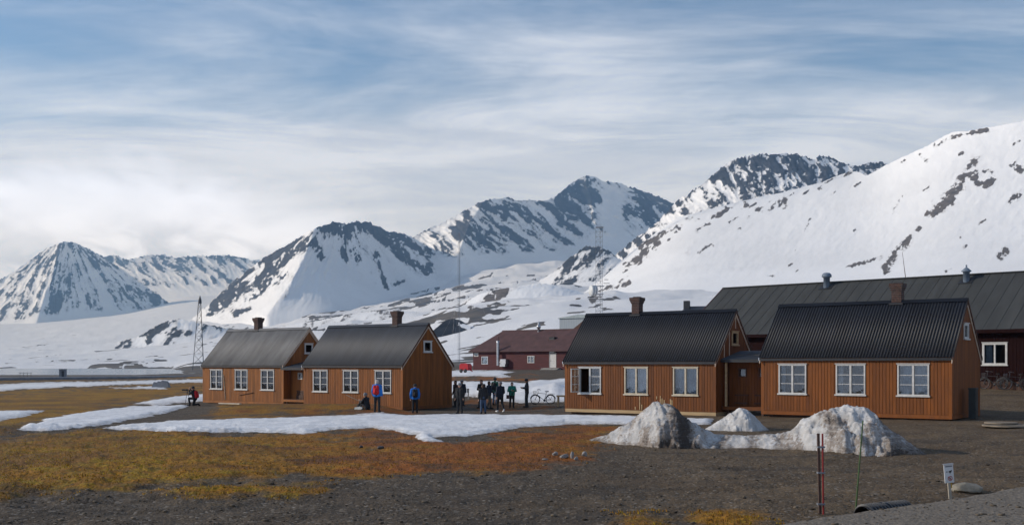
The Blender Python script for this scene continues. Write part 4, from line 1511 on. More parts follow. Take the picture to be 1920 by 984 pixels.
for i in range(npan):
    for side in (0, 1):
        o = put('roof_panel', pm, rl2)
        if side == 0:
            o.location = (LX0 - 0.3 + i * pw2, -0.4, LE - 0.4 * sl2 + 0.06)
            o.rotation_euler = (a2, 0, 0)
        else:
            o.location = (LX1 + 0.3 - i * pw2, LW + 0.4, LE - 0.4 * sl2 + 0.06)
            o.rotation_euler = (a2, 0, math.pi)
for sy in (0, 1):
    b = MB()
    vs = []
    for xx in (LX0 - 0.36, LX0 - 0.305):
        for v_, zz in ((-0.4, LE - 0.4 * sl2), (LW / 2, LR)):
            for e in (-0.16, 0.12):
                vs.append((xx, v_ if sy == 0 else LW - v_, zz + e))
    b.add(vs, [(0, 2, 3, 1), (4, 5, 7, 6), (0, 4, 6, 2), (1, 3, 7, 5), (0, 1, 5, 4), (2, 6, 7, 3)])
    b.build('barge_board', M_REDWOOD2, rl2)
b = MB()
b.box(LX0 - 0.3, LX1 + 0.3, -0.46, -0.41, LE - 0.4 * sl2 - 0.12, LE - 0.4 * sl2 + 0.10)
b.build('eaves_board', M_REDWOOD, rl2)
b = MB()
b.box(LX0 - 0.3, LX1 + 0.3, LW / 2 - 0.18, LW / 2 + 0.18, LR + 0.06, LR + 0.115)
b.build('ridge_cap', M_FELT, rl2)


def roof_vent(parent, x, yv, z, domed, s=1.0):
    v = empty('roof_vent', (x, yv, z))
    v.parent = parent
    b = MB()
    b.lathe([(0.24 * s, -0.5), (0.24 * s, 0.62 * s), (0.27 * s, 0.62 * s), (0.27 * s, 0.68 * s)], 16)
    b.build('pipe', M_VENT, v)
    b = MB()
    if domed:
        b.lathe([(0.36 * s, 0.68 * s), (0.37 * s, 0.78 * s), (0.33 * s, 0.90 * s), (0.22 * s, 0.99 * s), (0.02, 1.02 * s)], 16)
    else:
        b.lathe([(0.37 * s, 0.68 * s), (0.37 * s, 0.74 * s), (0.10 * s, 0.98 * s), (0.05, 1.0 * s), (0.05, 1.2 * s), (0.01, 1.2 * s)], 16)
    b.build('cowl', M_VENT, v)
    b = MB()
    b.box(-0.5 * s, 0.5 * s, -0.45 * s, 0.3 * s, -0.03, 0.0, rot=Matrix.Rotation(a2, 3, 'X'))
    b.build('flashing', M_BLACK, v)
    return v


def lb_u(px, v_):
    """position along the long building seen at a photo column"""
    c, s = math.cos(th), math.sin(th)
    k = (px - CX) / F
    ox, oy = 29.25 - s * v_, 66.0 + c * v_
    return (k * oy - ox) / (c - k * s)


roof_vent(LB, lb_u(1550, LW / 2 - 0.55), LW / 2 - 0.55, LR - 0.55 * sl2 + 0.12, True, 0.95)
roof_vent(LB, lb_u(1812, LW / 2 - 0.75), LW / 2 - 0.75, LR - 0.75 * sl2 + 0.12, False, 0.85)
b = MB()
b.tube((0, 0, 0), (-0.25, 0, 1.9), 0.025, 0.012)
b.build('aerial', M_DKWOOD, LB, (lb_u(1696, LW / 2), LW / 2 + 0.2, LR))

# --- the red hip-roofed building in the gap
th3 = math.radians(-40)
RB = empty('red_building', (-6.25, 178.0, 1.72), th3)
tag(RB, 'dark red hip-roofed building with a silver flue and white door', 'building')
RLn, RW, RE, RR = 24.0, 8.6, 3.15, 6.35
rwin = [(0.9, 2.3, 1.85, 2.45), (3.6, 6.4, 0.85, 2.0), (13.3, 15.2, 1.0, 2.15)]


def rb_u(px):
    k = (px - CX) / F
    return (k * 178.0 + 6.25) / (math.cos(th3) - k * math.sin(th3))


rwin = [(rb_u(889), rb_u(897), 2.2, 2.75), (rb_u(903), rb_u(915), 0.95, 2.2), (rb_u(989), rb_u(1002), 1.15, 2.25)]
rdoor = (rb_u(1030), rb_u(1043), 0.45, 2.62)
b = MB()
wall_with_holes(b, 0, RLn, -0.4, RE, rwin + [rdoor], 0, 0.15)
b.box(0, RLn, RW - .15, RW, -0.4, RE)
b.box(0, 0.15, 0.15, RW - .15, -0.4, RE)
b.box(RLn - 0.15, RLn, 0.15, RW - .15, -0.4, RE)
b.build('wall', M_REDWOOD2, RB)
b = MB()
b.box(0.3, RLn - 0.3, 2.0, 2.1, -0.2, RE)
b.build('inner_wall', M_ROOM, RB)
for i, h in enumerate(rwin):
    make_window(RB, *h, 0, 1 if i == 2 else 0, M_WHITE if i != 1 else M_STEEL, fw=0.10, two=(i == 2), curtain=[(0.1, h[1] - h[0] - .1, M_PLASTIC, 0.03)] if i < 2 else None, sill=False)
dr = MB()
dr.box(rdoor[0] + 0.06, rdoor[1] - 0.06, 0.02, 0.08, rdoor[2], rdoor[3] - 0.06)
dr = dr.build('door', M_WHITE, RB)
q = MB()
q.box(rdoor[0], rdoor[0] + 0.055, -0.04, 0.1, rdoor[2], rdoor[3])
q.box(rdoor[1] - 0.055, rdoor[1], -0.04, 0.1, rdoor[2], rdoor[3])
q.box(rdoor[0] - 0.0, rdoor[1], -0.042, 0.1, rdoor[3] + 0.002, rdoor[3] + 0.07)
q.build('door_frame', M_WHITE, dr)
q = MB()
q.tube((rdoor[0] + 0.2, -0.06, 1.45), (rdoor[0] + 0.35, -0.06, 1.45), 0.025)
q.build('handle', M_BLACK, dr)
q = MB()
q.box(rdoor[0] + 0.3, rdoor[0] + 1.2, -0.35, -0.02, rdoor[3] + 0.12, rdoor[3] + 0.42)
q.build('lamp_box', M_WHITE, RB)
for i in range(3):
    q = MB()
    q.box(rdoor[0] - 0.9, rdoor[1] + 0.9, -0.35 * (i + 1) - 0.5, -0.35 * i - 0.5, -0.5, 0.36 - i * 0.17)
    if i == 0:
        q.box(rdoor[0] - 0.9, rdoor[1] + 0.9, -0.49, -0.05, -0.5, 0.40)
    q.build('step', M_CONC, RB)
hip = 2.6
b = MB()
e_ = 0.55
zE = RE - 0.12
vs = [(-e_, -e_, zE), (RLn + e_, -e_, zE), (RLn + e_, RW + e_, zE), (-e_, RW + e_, zE), (hip, RW / 2, RR), (RLn - hip, RW / 2, RR)]
b.add(vs, [(0, 1, 5, 4), (1, 2, 5), (2, 3, 4, 5), (3, 0, 4)])
b.add([(x, y, z - 0.14) for x, y, z in vs[:4]], [(0, 3, 2, 1)])
b.add(vs[:4] + [(x, y, z - 0.14) for x, y, z in vs[:4]], [(0, 4, 5, 1), (1, 5, 6, 2), (2, 6, 7, 3), (3, 7, 4, 0)])
rr_ = b.build('roof', M_REDROOF, RB)
q = MB()
q.tube((hip - 0.1, RW / 2, RR), (RLn - hip + .1, RW / 2, RR), 0.09)
q.build('ridge_cap', M_REDROOF, rr_)


def small_vent(x, v_, big):
    z = zE + (RR - zE) * (v_ + e_) / (RW / 2 + e_)
    q = MB()
    q.lathe([(0.22 * big, -0.2), (0.22 * big, 0.5 * big), (0.34 * big, 0.52 * big), (0.36 * big, 0.85 * big), (0.22 * big, 1.05 * big), (0.16 * big, 1.1 * big), (0.16 * big, 1.5 * big), (0.01, 1.6 * big)], 12)
    q.build('roof_vent', M_STEEL, RB, (x, v_, z))


small_vent(rb_u(977) + 0.3, RW / 2 - 0.3, 0.95)
q = MB()
q.box(-0.5, 0.5, -0.35, 0.35, -0.1, 0.32)
q.box(-0.6, 0.6, -0.45, 0.45, 0.322, 0.38)
q.build('roof_hatch', M_BLACK, RB, (rb_u(1020), RW * 0.26, zE + (RR - zE) * 0.52))
q = MB()
q.tube((0, 0, -0.3), (0, 0, 1.3), 0.05)
q.build('vent_pipe', M_REDROOF, RB, (rb_u(928), 0.9, zE + 1.0))
fl = MB()
uf = rb_u(938)
fl.tube((uf, -0.55, 0.75), (uf, -0.55, 4.35), 0.22, n=14)
fl.lathe([(0.25, 4.36), (0.25, 4.62), (0.02, 4.66)], 14, (uf, -0.55, 0))
for z in (1.5, 2.6, 3.7):
    fl.tube((uf, -0.55, z), (uf, -0.55, z + 0.06), 0.245, n=14)
fl = fl.build('flue_pipe', M_STEEL, RB)
q = MB()
q.box(uf + 0.5, uf + 1.6, -0.75, -0.05, 0.6, 1.0)
q.box(uf + 0.55, uf + 1.7, -0.7, -0.05, 1.002, 1.75)
q.box(uf + 0.22, uf + 0.5, -0.6, -0.45, 1.2, 1.35)
q.build('boiler_box', M_STEEL, fl)

# --- light metal shed and low dark roof between the mast and the third house
SB = empty('metal_shed', at(1049, 640, 210), math.radians(-38))
tag(SB, 'pale grey metal shed showing above the red building roof', 'shed')
b = MB()
b.box(0, 9, 0, 8, -4.5, 4.3)
b.build('wall', mat('pale_grey_sheet', (0.26, 0.30, 0.33), 0.5, 0.12, 1.5, stretch=(3, 3, 0.2)), SB)
b = MB()
b.prism([(-0.2, 4.3), (9.2, 4.3), (9.2, 4.45), (4.5, 5.0), (-0.2, 4.45)], -0.2, 8.2)
b.build('roof', mat('pale_grey_roof', (0.28, 0.33, 0.34), 0.5, 0.12, 1.5), SB)
SB2 = empty('storage_hut', at(1072, 645, 195), math.radians(-38))
tag(SB2, 'hut with low brown gable roof in front of the pale shed', 'hut')
b = MB()
b.box(0, 6, 0, 5, -4, 2.0)
b.build('wall', M_REDWOOD2, SB2)
b = MB()
b.prism([(-0.4, 1.9), (6.4, 1.9), (6.4, 2.1), (3.0, 4.3), (-0.4, 2.1)], -0.3, 5.3)
b.build('roof', M_DKWOOD, SB2)
# --- house whose roof shows behind the third house
HB = empty('blue_roofed_house', at(1240, 640, 150), math.radians(-20))
tag(HB, 'house of which only a low dark hip roof shows behind the long house', 'house')
b = MB()
b.box(0.3, 9.2, 0.3, 6, -4.5, 2.6)
b.build('wall', M_REDWOOD, HB)
b = MB()
vs = [(-0.2, -0.2, 2.5), (9.4, -0.2, 2.5), (9.4, 6.4, 2.5), (-0.2, 6.4, 2.5), (3.2, 3.1, 4.85), (6.0, 3.1, 4.85)]
b.add(vs, [(0, 1, 5, 4), (1, 2, 5), (2, 3, 4, 5), (3, 0, 4), (0, 3, 2, 1)])
hr_ = b.build('roof', M_ROOFMID, HB)
b = MB()
b.box(2.5, 3.3, 2.6, 3.3, 3.6, 5.6)
b.build('chimney', M_DKSTEEL, hr_)

# ================================================================ MASTS
def lattice(name, base, w0, w1, h, n, legs, r, br, m, label, cat, platforms=()):
    """an open lattice mast: upright legs, rings and diagonals, each face of it real bars"""
    root = empty(name, base)
    tag(root, label, cat)

    def corner(i, t):
        w_ = w0 + (w1 - w0) * t
        a = 2 * math.pi * (i + 0.5) / legs + 0.25
        k = w_ / (2 * math.sin(math.pi / legs))
        return Vector((k * math.cos(a), k * math.sin(a), h * t))
    for i in range(legs):
        b = MB()
        b.bar(corner(i, 0) - Vector((0, 0, 2.5)), corner(i, 1), r)
        b.build('leg', m, root)
    # brace levels closer together towards the top when the mast tapers
    lv = [0.0]
    if abs(w1 - w0) > 0.3:
        st = 1.0
        steps = []
        for k in range(n):
            steps.append(st)
            st *= 0.90
        tot = sum(steps)
        for s in steps:
            lv.append(lv[-1] + s / tot)
    else:
        lv = [k / n for k in range(n + 1)]
    b = MB()
    for k in range(n):
        for i in range(legs):
            j = (i + 1) % legs
            b.bar(corner(i, lv[k]), corner(j, lv[k + 1]), br)
            if abs(w1 - w0) > 0.3:
                b.bar(corner(j, lv[k]), corner(i, lv[k + 1]), br)
            b.bar(corner(i, lv[k + 1]), corner(j, lv[k + 1]), br)
    b.build('lattice_bracing', m, root)
    for t, s in platforms:
        b = MB()
        w_ = w0 + (w1 - w0) * t + s
        b.box(-w_ / 2, w_ / 2, -w_ / 2, w_ / 2, h * t, h * t + 0.12)
        b.build('platform', m, root)
    return root


# old mooring mast on the plain at the left
pb_ = at(375, 684, 560)
mm = lattice('mooring_mast', pb_, 6.2, 1.1, 33.0, 9, 3, 0.24, 0.11, M_DKSTEEL, 'tall dark tapering lattice mast on the plain at far left', 'mast')
b = MB()
b.lathe([(0.9, 31.0), (0.75, 33.0), (0.35, 34.2), (0.05, 35.3)], 8)
b.build('mast_head', M_DKSTEEL, mm)
# instrument mast above the third house, with a drum antenna
pm_ = at(1124, 592, 330)
gm_m = mat('grey_painted_mast', (0.22, 0.23, 0.25), 0.5, 0.15, 2)
im = lattice('radio_mast', pm_, 2.0, 2.0, 26.5, 18, 3, 0.085, 0.045, gm_m, 'grey lattice radio mast with a white drum antenna at its foot', 'mast', ((0.33, 0.7), (0.99, 0.3), (0.24, 0.3)))
b = MB()
b.lathe([(0.05, -0.9), (1.55, -0.9), (1.6, -0.75), (1.6, 0.75), (1.45, 0.85), (0.05, 0.95)], 28, axis='x')
dm = b.build('drum_antenna', mat('white_drum', (0.60, 0.61, 0.60), 0.5, 0.1, 2), im, (-1.9, -1.2, 7.4), math.radians(20))
b = MB()
b.lathe([(1.62, -0.5), (1.64, -0.5), (1.64, -0.3), (1.62, -0.3)], 28, axis='x')
b.lathe([(1.62, 0.3), (1.64, 0.3), (1.64, 0.5), (1.62, 0.5)], 28, axis='x')
b.build('band', gm_m, dm)
b = MB()
b.box(-3.6, 0.6, -1.3, -1.1, 5.4, 5.62)
b.box(1.2, 3.0, -0.4, -0.2, 9.6, 9.75)
b.box(1.4, 2.6, -0.4, -0.2, 10.7, 10.85)
b.build('antenna_bracket', M_DKSTEEL, im)
# slender guyed mast
gm = lattice('guyed_mast', at(861, 700, 300), 0.55, 0.55, 38.0, 60, 3, 0.05, 0.022, gm_m, 'very thin tall guyed mast rising beside the red tank', 'mast')
for i in range(3):
    a_ = 2 * math.pi * i / 3 + 0.4
    b = MB()
    for t in (0.5, 0.95):
        b.tube((0, 0, 38 * t), (14 * math.cos(a_), 14 * math.sin(a_), -1), 0.012, n=4)
    b.build('guy_wire', M_STEEL, gm)

# ================================================================ LEFT MIDDLE DISTANCE
# insulated pipe duct on trestles
PD = empty('pipe_duct', (0, 0, 0))
tag(PD, 'long raised grey pipe duct on trestles crossing the plain', 'pipe duct')
pts = [at(-260, 712.5, 215), at(-40, 711, 235), at(110, 709.5, 250), at(260, 708, 262), at(400, 706, 275), at(560, 703, 285)]
m_duct = mat('grey_duct_cladding', (0.17, 0.18, 0.20), 0.55, 0.2, 0.8)
for i, (p0, p1) in enumerate(zip(pts[:-1], pts[1:])):
    b = MB()
    d = (p1 - p0).normalized()
    nrm = Vector((-d.y, d.x, 0)).normalized()
    up = Vector((0, 0, 1))
    vs = []
    for p in (p0 + d * 0.02, p1 - d * 0.02):
        for s, z in ((-0.55, -0.25), (0.55, -0.25), (0.55, 0.28), (0.0, 0.38), (-0.55, 0.28)):
            vs.append(p + nrm * s + up * z)
    b.add(vs, [(0, 1, 2, 3, 4), (9, 8, 7, 6, 5)] + [(k, k + 5, (k + 1) % 5 + 5, (k + 1) % 5) for k in range(5)])
    b.build('duct_section', m_duct, PD)
    n = 6
    for k in range(n):
        c = p0 + (p1 - p0) * ((k + 0.5) / n)
        gz = ground_z(c.x, c.y)
        t_ = MB()
        for s in (-1, 1):
            t_.bar(c + nrm * 0.4 * s + up * -0.26, Vector((c.x, c.y, gz - 0.3)) + nrm * 0.75 * s, 0.12)
            t_.bar(c + d * 0.5 * s + up * -0.26, Vector((c.x, c.y, gz - 0.3)) + d * 1.2 * s, 0.10)
        t_.build('trestle', M_DKWOOD, PD)
# huts, racks and litter out there
q = empty('grey_hut', at(118, 704, 330), 0.3)
tag(q, 'small grey box hut standing on the lagoon shore', 'hut')
b = MB()
b.box(-1.0, 1.0, -0.9, 0.9, -0.8, 1.85)
b.build('wall', m_duct, q)
b = MB()
b.box(-1.1, 1.1, -1.0, 1.0, 1.852, 1.98)
b.build('roof', M_DKSTEEL, q)
b = MB()
b.box(-0.3, 0.4, -0.935, -0.902, -0.3, 1.4)
b.build('door', M_DKSTEEL, q)
q = empty('drying_rack', at(48, 705, 330), 0.1)
tag(q, 'tiny post rack at the edge of the lagoon', 'rack')
for i in range(4):
    b = MB()
    b.tube((i * 1.05 - 1.6, 0, -1.0), (i * 1.05 - 1.6, 0, 1.25), 0.07, n=6)
    b.build('post', M_DKSTEEL, q)
b = MB()
b.tube((-1.8, 0, 0.95), (1.8, 0, 0.95), 0.05, n=6)
b.build('rail', M_DKSTEEL, q)
g = ground_at(300, 726)
q = empty('sheet_pile', g, -0.2)
tag(q, 'grey heap of old sheeting lying on snow beyond the moss', 'scrap')
for i in range(3):
    b = MB()
    b.prism([(-1.3 + i * .3, -0.2), (1.2, -0.2), (1.1 - i * .2, 0.55 + i * .13), (-0.9 + i * .4, 0.7 + i * .1)], i * 0.30, i * 0.30 + 0.22)
    b.build('sheet', m_duct, q)

# ================================================================ THINGS IN THE GAP
g = ground_at(873, 698, 90)
rt = empty('red_tank', g, -0.5)
tag(rt, 'bright red trailer tank in front of the red building', 'tank')
M_RED = mat('bright_red_paint', (0.42, 0.012, 0.018), 0.45, 0.15, 3)
b = MB()
s_ = g.y / F
b.box(-9.0 * s_, 9.0 * s_, -0.5, 0.5, 4 * s_, 15 * s_)
b.box(-7.5 * s_, 7.5 * s_, -0.45, 0.45, 15.02 * s_, 17 * s_)
b.build('tank_body', M_RED, rt)
for i in (-1, 1):
    b = MB()
    b.torus((0, 0, 0), 2.6 * s_, 1.1 * s_, 'y', 20, 8)
    b.lathe([(0.01, -0.06), (1.9 * s_, -0.06), (1.9 * s_, 0.06), (0.01, 0.06)], 14, axis='y')
    b.build('wheel', M_BLACK, rt, (i * 4.5 * s_, -0.6, 3.2 * s_))
b = MB()
b.bar((9 * s_, 0, 5 * s_), (15 * s_, 0, 2.5 * s_), 0.10)
b.bar((9 * s_, 0, 9 * s_), (14 * s_, 0, 3.0 * s_), 0.06)
b.build('drawbar', M_RED, rt)

g = ground_at(878, 747.5)
sg = empty('small_sign', g, -0.4)
tag(sg, 'small grey notice board on a post stuck in the snow beside the house', 'sign')
b = MB()
b.bar((0, 0, -0.2), (0, 0, 0.55), 0.07)
b.build('post', mat('weathered_grey_post', (0.30, 0.29, 0.28), 0.8), sg)
b = MB()
b.box(-0.09, 0.09, -0.06, -0.04, 0.44, 0.74)
b.build('board', m_duct, sg)

# timber trestle against the third house
g = ground_at(1046, 762)
tr = empty('timber_trestle', g, -0.62)
tag(tr, 'raw timber trestle beside the corner of the house with the open window', 'trestle')
for i, (x, y) in enumerate(((-0.05, 0), (0.15, 0.5), (0.95, 0), (0.95, 0.5))):
    b = MB()
    b.box(x, x + 0.1, y, y + 0.1, -0.2, 0.62)
    b.build('leg', M_RAW, tr)
b = MB()
b.box(-0.1, 1.1, -0.02, 0.60, 0.622, 0.72)
b.build('beam', M_RAW, tr)


# ================================================================ BICYCLES
M_TYRE = mat('tyre_rubber', (0.012, 0.012, 0.013), 0.8, 0.2, 8)
M_CHROME = mat('spoke_steel', (0.10, 0.10, 0.105), 0.45, 0.1, 5, metal=0.5)


def make_bicycle(frame_m):
    """a city bicycle; front wheel at -x, 1.8 m long, standing on z = 0"""
    root = empty('bicycle')
    R = 0.345
    for sx in (-0.56, 0.55):
        w_ = MB()
        w_.torus((0, 0, 0), R - 0.02, 0.021, 'y', 36, 8)
        wh = w_.build('wheel', M_TYRE, root, (sx, 0, R))
        r_ = MB()
        r_.torus((0, 0, 0), R - 0.048, 0.010, 'y', 32, 6)
        r_.build('rim', M_CHROME, wh)
        p_ = MB()
        for i in range(18):
            t = 2 * math.pi * i / 18
            p_.tube((0.02 * math.cos(t + 1.2), 0.02 * (-1) ** i, 0.02 * math.sin(t + 1.2)), ((R - 0.05) * math.cos(t), 0, (R - 0.05) * math.sin(t)), 0.0022, n=4)
        p_.tube((0, -0.045, 0), (0, 0.045, 0), 0.022)
        p_.build('spokes', M_CHROME, wh)
        f_ = MB()
        n = 14
        pts_ = [(sx + (R + 0.018) * math.cos(a_), 0, R + (R + 0.018) * math.sin(a_)) for a_ in [math.radians(10 + 160 * i / n) for i in range(n + 1)]]
        for a_, b_ in zip(pts_[:-1], pts_[1:]):
            f_.bar(a_, b_, 0.035)
        f_.build('mudguard', frame_m, root)
    bbk, seat, head, headb = (0.10, 0, 0.29), (0.24, 0, 0.80), (-0.36, 0, 0.86), (-0.40, 0, 0.68)
    fr = MB()
    fr.path([seat, bbk], 0.017)
    fr.path([headb, bbk], 0.018)
    fr.path([(-0.37, 0, 0.80), (0.22, 0, 0.76)], 0.016)
    fr.path([head, headb], 0.021)
    for sy in (-0.05, 0.05):
        fr.path([bbk, (0.55, sy, R)], 0.010)
        fr.path([(0.225, 0, 0.75), (0.55, sy, R)], 0.009)
        fr.path([headb, (-0.45, sy, 0.62), (-0.56, sy, R)], 0.012)
    fr.build('frame', frame_m, root)
    hb = MB()
    hb.path([head, (-0.36, 0, 1.0), (-0.40, 0, 1.05)], 0.013)
    hb.path([(-0.18, -0.29, 1.05), (-0.34, -0.27, 1.08), (-0.41, -0.1, 1.05), (-0.41, 0.1, 1.05), (-0.34, 0.27, 1.08), (-0.18, 0.29, 1.05)], 0.012)
    hb.build('handlebar', M_CHROME, root)
    sd_ = MB()
    sd_.tube((0.24, 0, 0.78), (0.27, 0, 0.92), 0.014)
    vs = [(0.14, -0.02, 0.945), (0.14, 0.02, 0.945), (0.30, 0.10, 0.945), (0.41, 0.11, 0.955), (0.41, -0.11, 0.955), (0.30, -0.10, 0.945)]
    vs += [(x, y * 0.8, z - 0.05) for x, y, z in vs]
    sd_.add(vs, [(0, 1, 2, 3, 4, 5), (11, 10, 9, 8, 7, 6)] + [(i, i + 6, (i + 1) % 6 + 6, (i + 1) % 6) for i in range(6)])
    sd_.build('saddle', M_BLACK, root)
    rk = MB()
    for sy in (-0.06, 0.0, 0.06):
        rk.path([(0.34, sy, 0.755), (0.86, sy, 0.755)], 0.007)
    for sx in (0.40, 0.62, 0.84):
        rk.path([(sx, -0.06, 0.755), (sx, 0.06, 0.755)], 0.007)
    for sy in (-0.06, 0.06):
        rk.path([(0.72, sy, 0.755), (0.55, sy, R)], 0.006)
    rk.build('luggage_rack', M_BLACK, root)
    bk = MB()
    for z in (0.72, 0.80, 0.88, 0.96):
        bk.path([(-0.48, -0.14, z), (-0.68, -0.14, z), (-0.68, 0.14, z), (-0.48, 0.14, z), (-0.48, -0.14, z)], 0.005, n=5)
    for x, y in ((-0.48, -0.14), (-0.58, -0.14), (-0.68, -0.14), (-0.68, 0), (-0.68, 0.14), (-0.58, 0.14), (-0.48, 0.14)):
        bk.path([(x, y, 0.72), (x, y, 0.96)], 0.005, n=5)
    bk.build('front_carrier', M_CHROME, root)
    ch = MB()
    ch.lathe([(0.02, -0.05), (0.085, -0.05), (0.085, -0.042), (0.02, -0.042)], 20, (0.10, 0, 0.29), 'y')
    ch.path([(0.10, -0.046, 0.375), (0.55, -0.046, 0.385), (0.55, -0.046, 0.305), (0.10, -0.046, 0.205)], 0.006, n=5)
    ch.path([(0.10, -0.07, 0.29), (0.02, -0.07, 0.14), (0.02, -0.16, 0.14)], 0.011)
    ch.path([(0.10, 0.07, 0.29), (0.18, 0.07, 0.44), (0.18, 0.16, 0.44)], 0.011)
    ch.build('chain_and_pedals', M_BLACK, root)
    st_ = MB()
    st_.path([(0.16, -0.04, 0.27), (0.22, -0.22, 0.0)], 0.009)
    st_.build('kickstand', M_CHROME, root)
    return root


bike = make_bicycle(M_BLACK)
g = ground_at(1018, 757.5)
bike.location = g
bike.rotation_euler = (math.radians(3), 0, math.radians(6))
bike.scale = (0.92,) * 3
tag(bike, 'black city bicycle standing before the snowbank beside the man in dark', 'bicycle', 'parked bicycles')
for px, u_, rot, lab in ((1862, 0, -50, 'dark bicycle leaning under the white window of the long red building'), (1905, 0, -38, 'dark bicycle at the right edge by the long red building')):
    c = copy_tree(bike)
    d_ = Vector((math.cos(th), math.sin(th), 0))
    n_ = Vector((math.sin(th), -math.cos(th), 0))
    uu = lb_u(px, -0.9)
    p = Vector((29.25, 66.0, 0)) + d_ * uu + n_ * 0.9
    c.location = (p.x, p.y, ground_z(p.x, p.y))
    c.rotation_euler = (math.radians(-4), 0, math.radians(rot))
    c.scale = (1, 1, 1)
    tag(c, lab, 'bicycle', 'parked bicycles')
# low deck under them
q = MB()
q.box(-6, 13, -0.75, -0.22, -0.4, 0.30)
q.build('plinth', M_DKWOOD, LB)

# dark bin standing at the gable of the nearest house
q = empty('tall_bin', on_house(3, HL / 2 + 0.45, -0.55, 0))
q.rotation_euler.z = HOUSES[3]['pose'][3]
q.location.z = ground_z(q.location.x, q.location.y)
tag(q, 'tall narrow dark bin against the gable of the nearest house', 'bin')
m_bin = mat('dark_green_plastic', (0.016, 0.022, 0.022), 0.5, 0.2, 4)
b = MB()
b.box(-0.15, 0.15, -0.2, 0.2, 0.03, 1.32)
b.build('body', m_bin, q)
b = MB()
b.box(-0.17, 0.17, -0.22, 0.22, 1.322, 1.38)
b.build('lid', m_bin, q)

# ================================================================ SNOW HEAPS
def old_snow_material():
    m = bpy.data.materials.new('dirty_old_snow')
    m.use_nodes = True
    t = NT(m.node_tree)
    b = t.n['Principled BSDF']
    P = t.new('ShaderNodeNewGeometry').outputs['Position']
    d = t.new('ShaderNodeAttribute', attribute_name='dirt').outputs['Fac']  # dirt, plus the shade painted into the right flanks
    n1 = t.noise(P, 2.2, 7, 0.65)
    n2 = t.noise(P, 11.0, 6, 0.7)
    n3 = t.noise(t.mapping(P, scale=(0.35, 0.35, 5.0)), 2.6, 5, 0.6)
    sn = t.mix(t.ss(n1, 0.3, 0.7), (0.34, 0.33, 0.315), (0.57, 0.565, 0.555))
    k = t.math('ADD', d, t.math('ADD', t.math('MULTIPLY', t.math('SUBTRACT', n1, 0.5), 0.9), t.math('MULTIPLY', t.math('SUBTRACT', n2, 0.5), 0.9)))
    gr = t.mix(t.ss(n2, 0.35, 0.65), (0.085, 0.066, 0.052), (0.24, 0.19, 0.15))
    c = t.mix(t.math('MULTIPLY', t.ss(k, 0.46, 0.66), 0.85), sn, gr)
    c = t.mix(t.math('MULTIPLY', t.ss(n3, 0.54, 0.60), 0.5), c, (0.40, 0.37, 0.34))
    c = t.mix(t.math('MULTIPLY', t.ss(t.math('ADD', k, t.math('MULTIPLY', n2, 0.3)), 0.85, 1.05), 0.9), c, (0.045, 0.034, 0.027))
    t.link(c, b.inputs['Base Color'])
    b.inputs['Roughness'].default_value = 0.8
    b.inputs['Specular IOR Level'].default_value = 0.2
    bp = t.new('ShaderNodeBump')
    bp.inputs['Strength'].default_value = 0.8
    bp.inputs['Distance'].default_value = 0.06
    t.link(t.math('ADD', n1, t.math('ADD', t.math('MULTIPLY', n2, 0.5), t.math('MULTIPLY', n3, 0.5))), bp.inputs['Height'])
    t.link(bp.outputs[0], b.inputs['Normal'])
    return m


M_OLDSNOW = old_snow_material()


def snow_heap(name, x0, x1, y0, y1, n, m_, top, spine, width, seed, dirt_shade_fn, label, lean=0.0):
    xs = np.linspace(x0, x1, n)
    ys = np.linspace(y0, y1, m_)
    X, Y = np.meshgrid(xs, ys)
    T = top(X)
    T = T * (1 + 0.10 * fbm(X * 2.3, X * 0 + 7, seed + 51, 4, 0.65))
    S = spine(X) + 0.12 * fbm(X * 0.9, X * 0 + 2, seed + 2, 3)
    Wd = width(T)
    d = (Y - S) / Wd
    d = d + 0.28 * fbm(X * 1.6, Y * 1.6, seed, 4)
    prof = np.clip(1 - np.abs(d) ** 1.6, 0, 1) ** 0.9
    H = T * prof
    crust = 1 - np.abs(fbm(X * 1.1, Y * 1.1, seed + 9, 4, 0.6)) * 2
    lay = fbm(X * 0.4, H * 9.0, seed + 21, 3)
    H = H + (0.10 * (crust - 0.4) * 1.3 + 0.05 * fbm(X * 5, Y * 5, seed + 5, 4)) * np.clip(H * 2.2, 0, 1)
    Yd = Y - 0.07 * lay * np.clip(H * 2, 0, 1) * (d < 0.1)
    g0 = np.array([[ground_z(a, b) for a in xs[::6]] for b in ys[::6]])
    gi = np.array([np.interp(xs, xs[::6], r) for r in g0])
    gz = np.array([np.interp(ys, ys[::6], gi[:, j]) for j in range(n)]).T
    Z = gz + H - 0.05 - 0.25 * (H < 0.015)
    dirt = dirt_shade_fn(X, Y, H, d)
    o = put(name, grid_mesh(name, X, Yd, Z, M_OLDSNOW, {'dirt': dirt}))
    tag(o, label, 'snow heap')
    return o


tx = np.array([1104, 1125, 1150, 1190, 1220, 1245, 1262, 1285, 1320, 1345, 1400, 1450, 1480, 1508, 1532, 1560, 1588, 1606, 1620, 1640, 1660, 1688], float)
tz = np.array([0, .10, .26, .66, 1.10, 1.36, 1.30, 1.00, .58, .36, .32, .38, .62, 1.04, 1.24, 1.31, 1.26, 1.10, .86, .56, .30, 0])
tX = (tx - CX) / F * 35.2


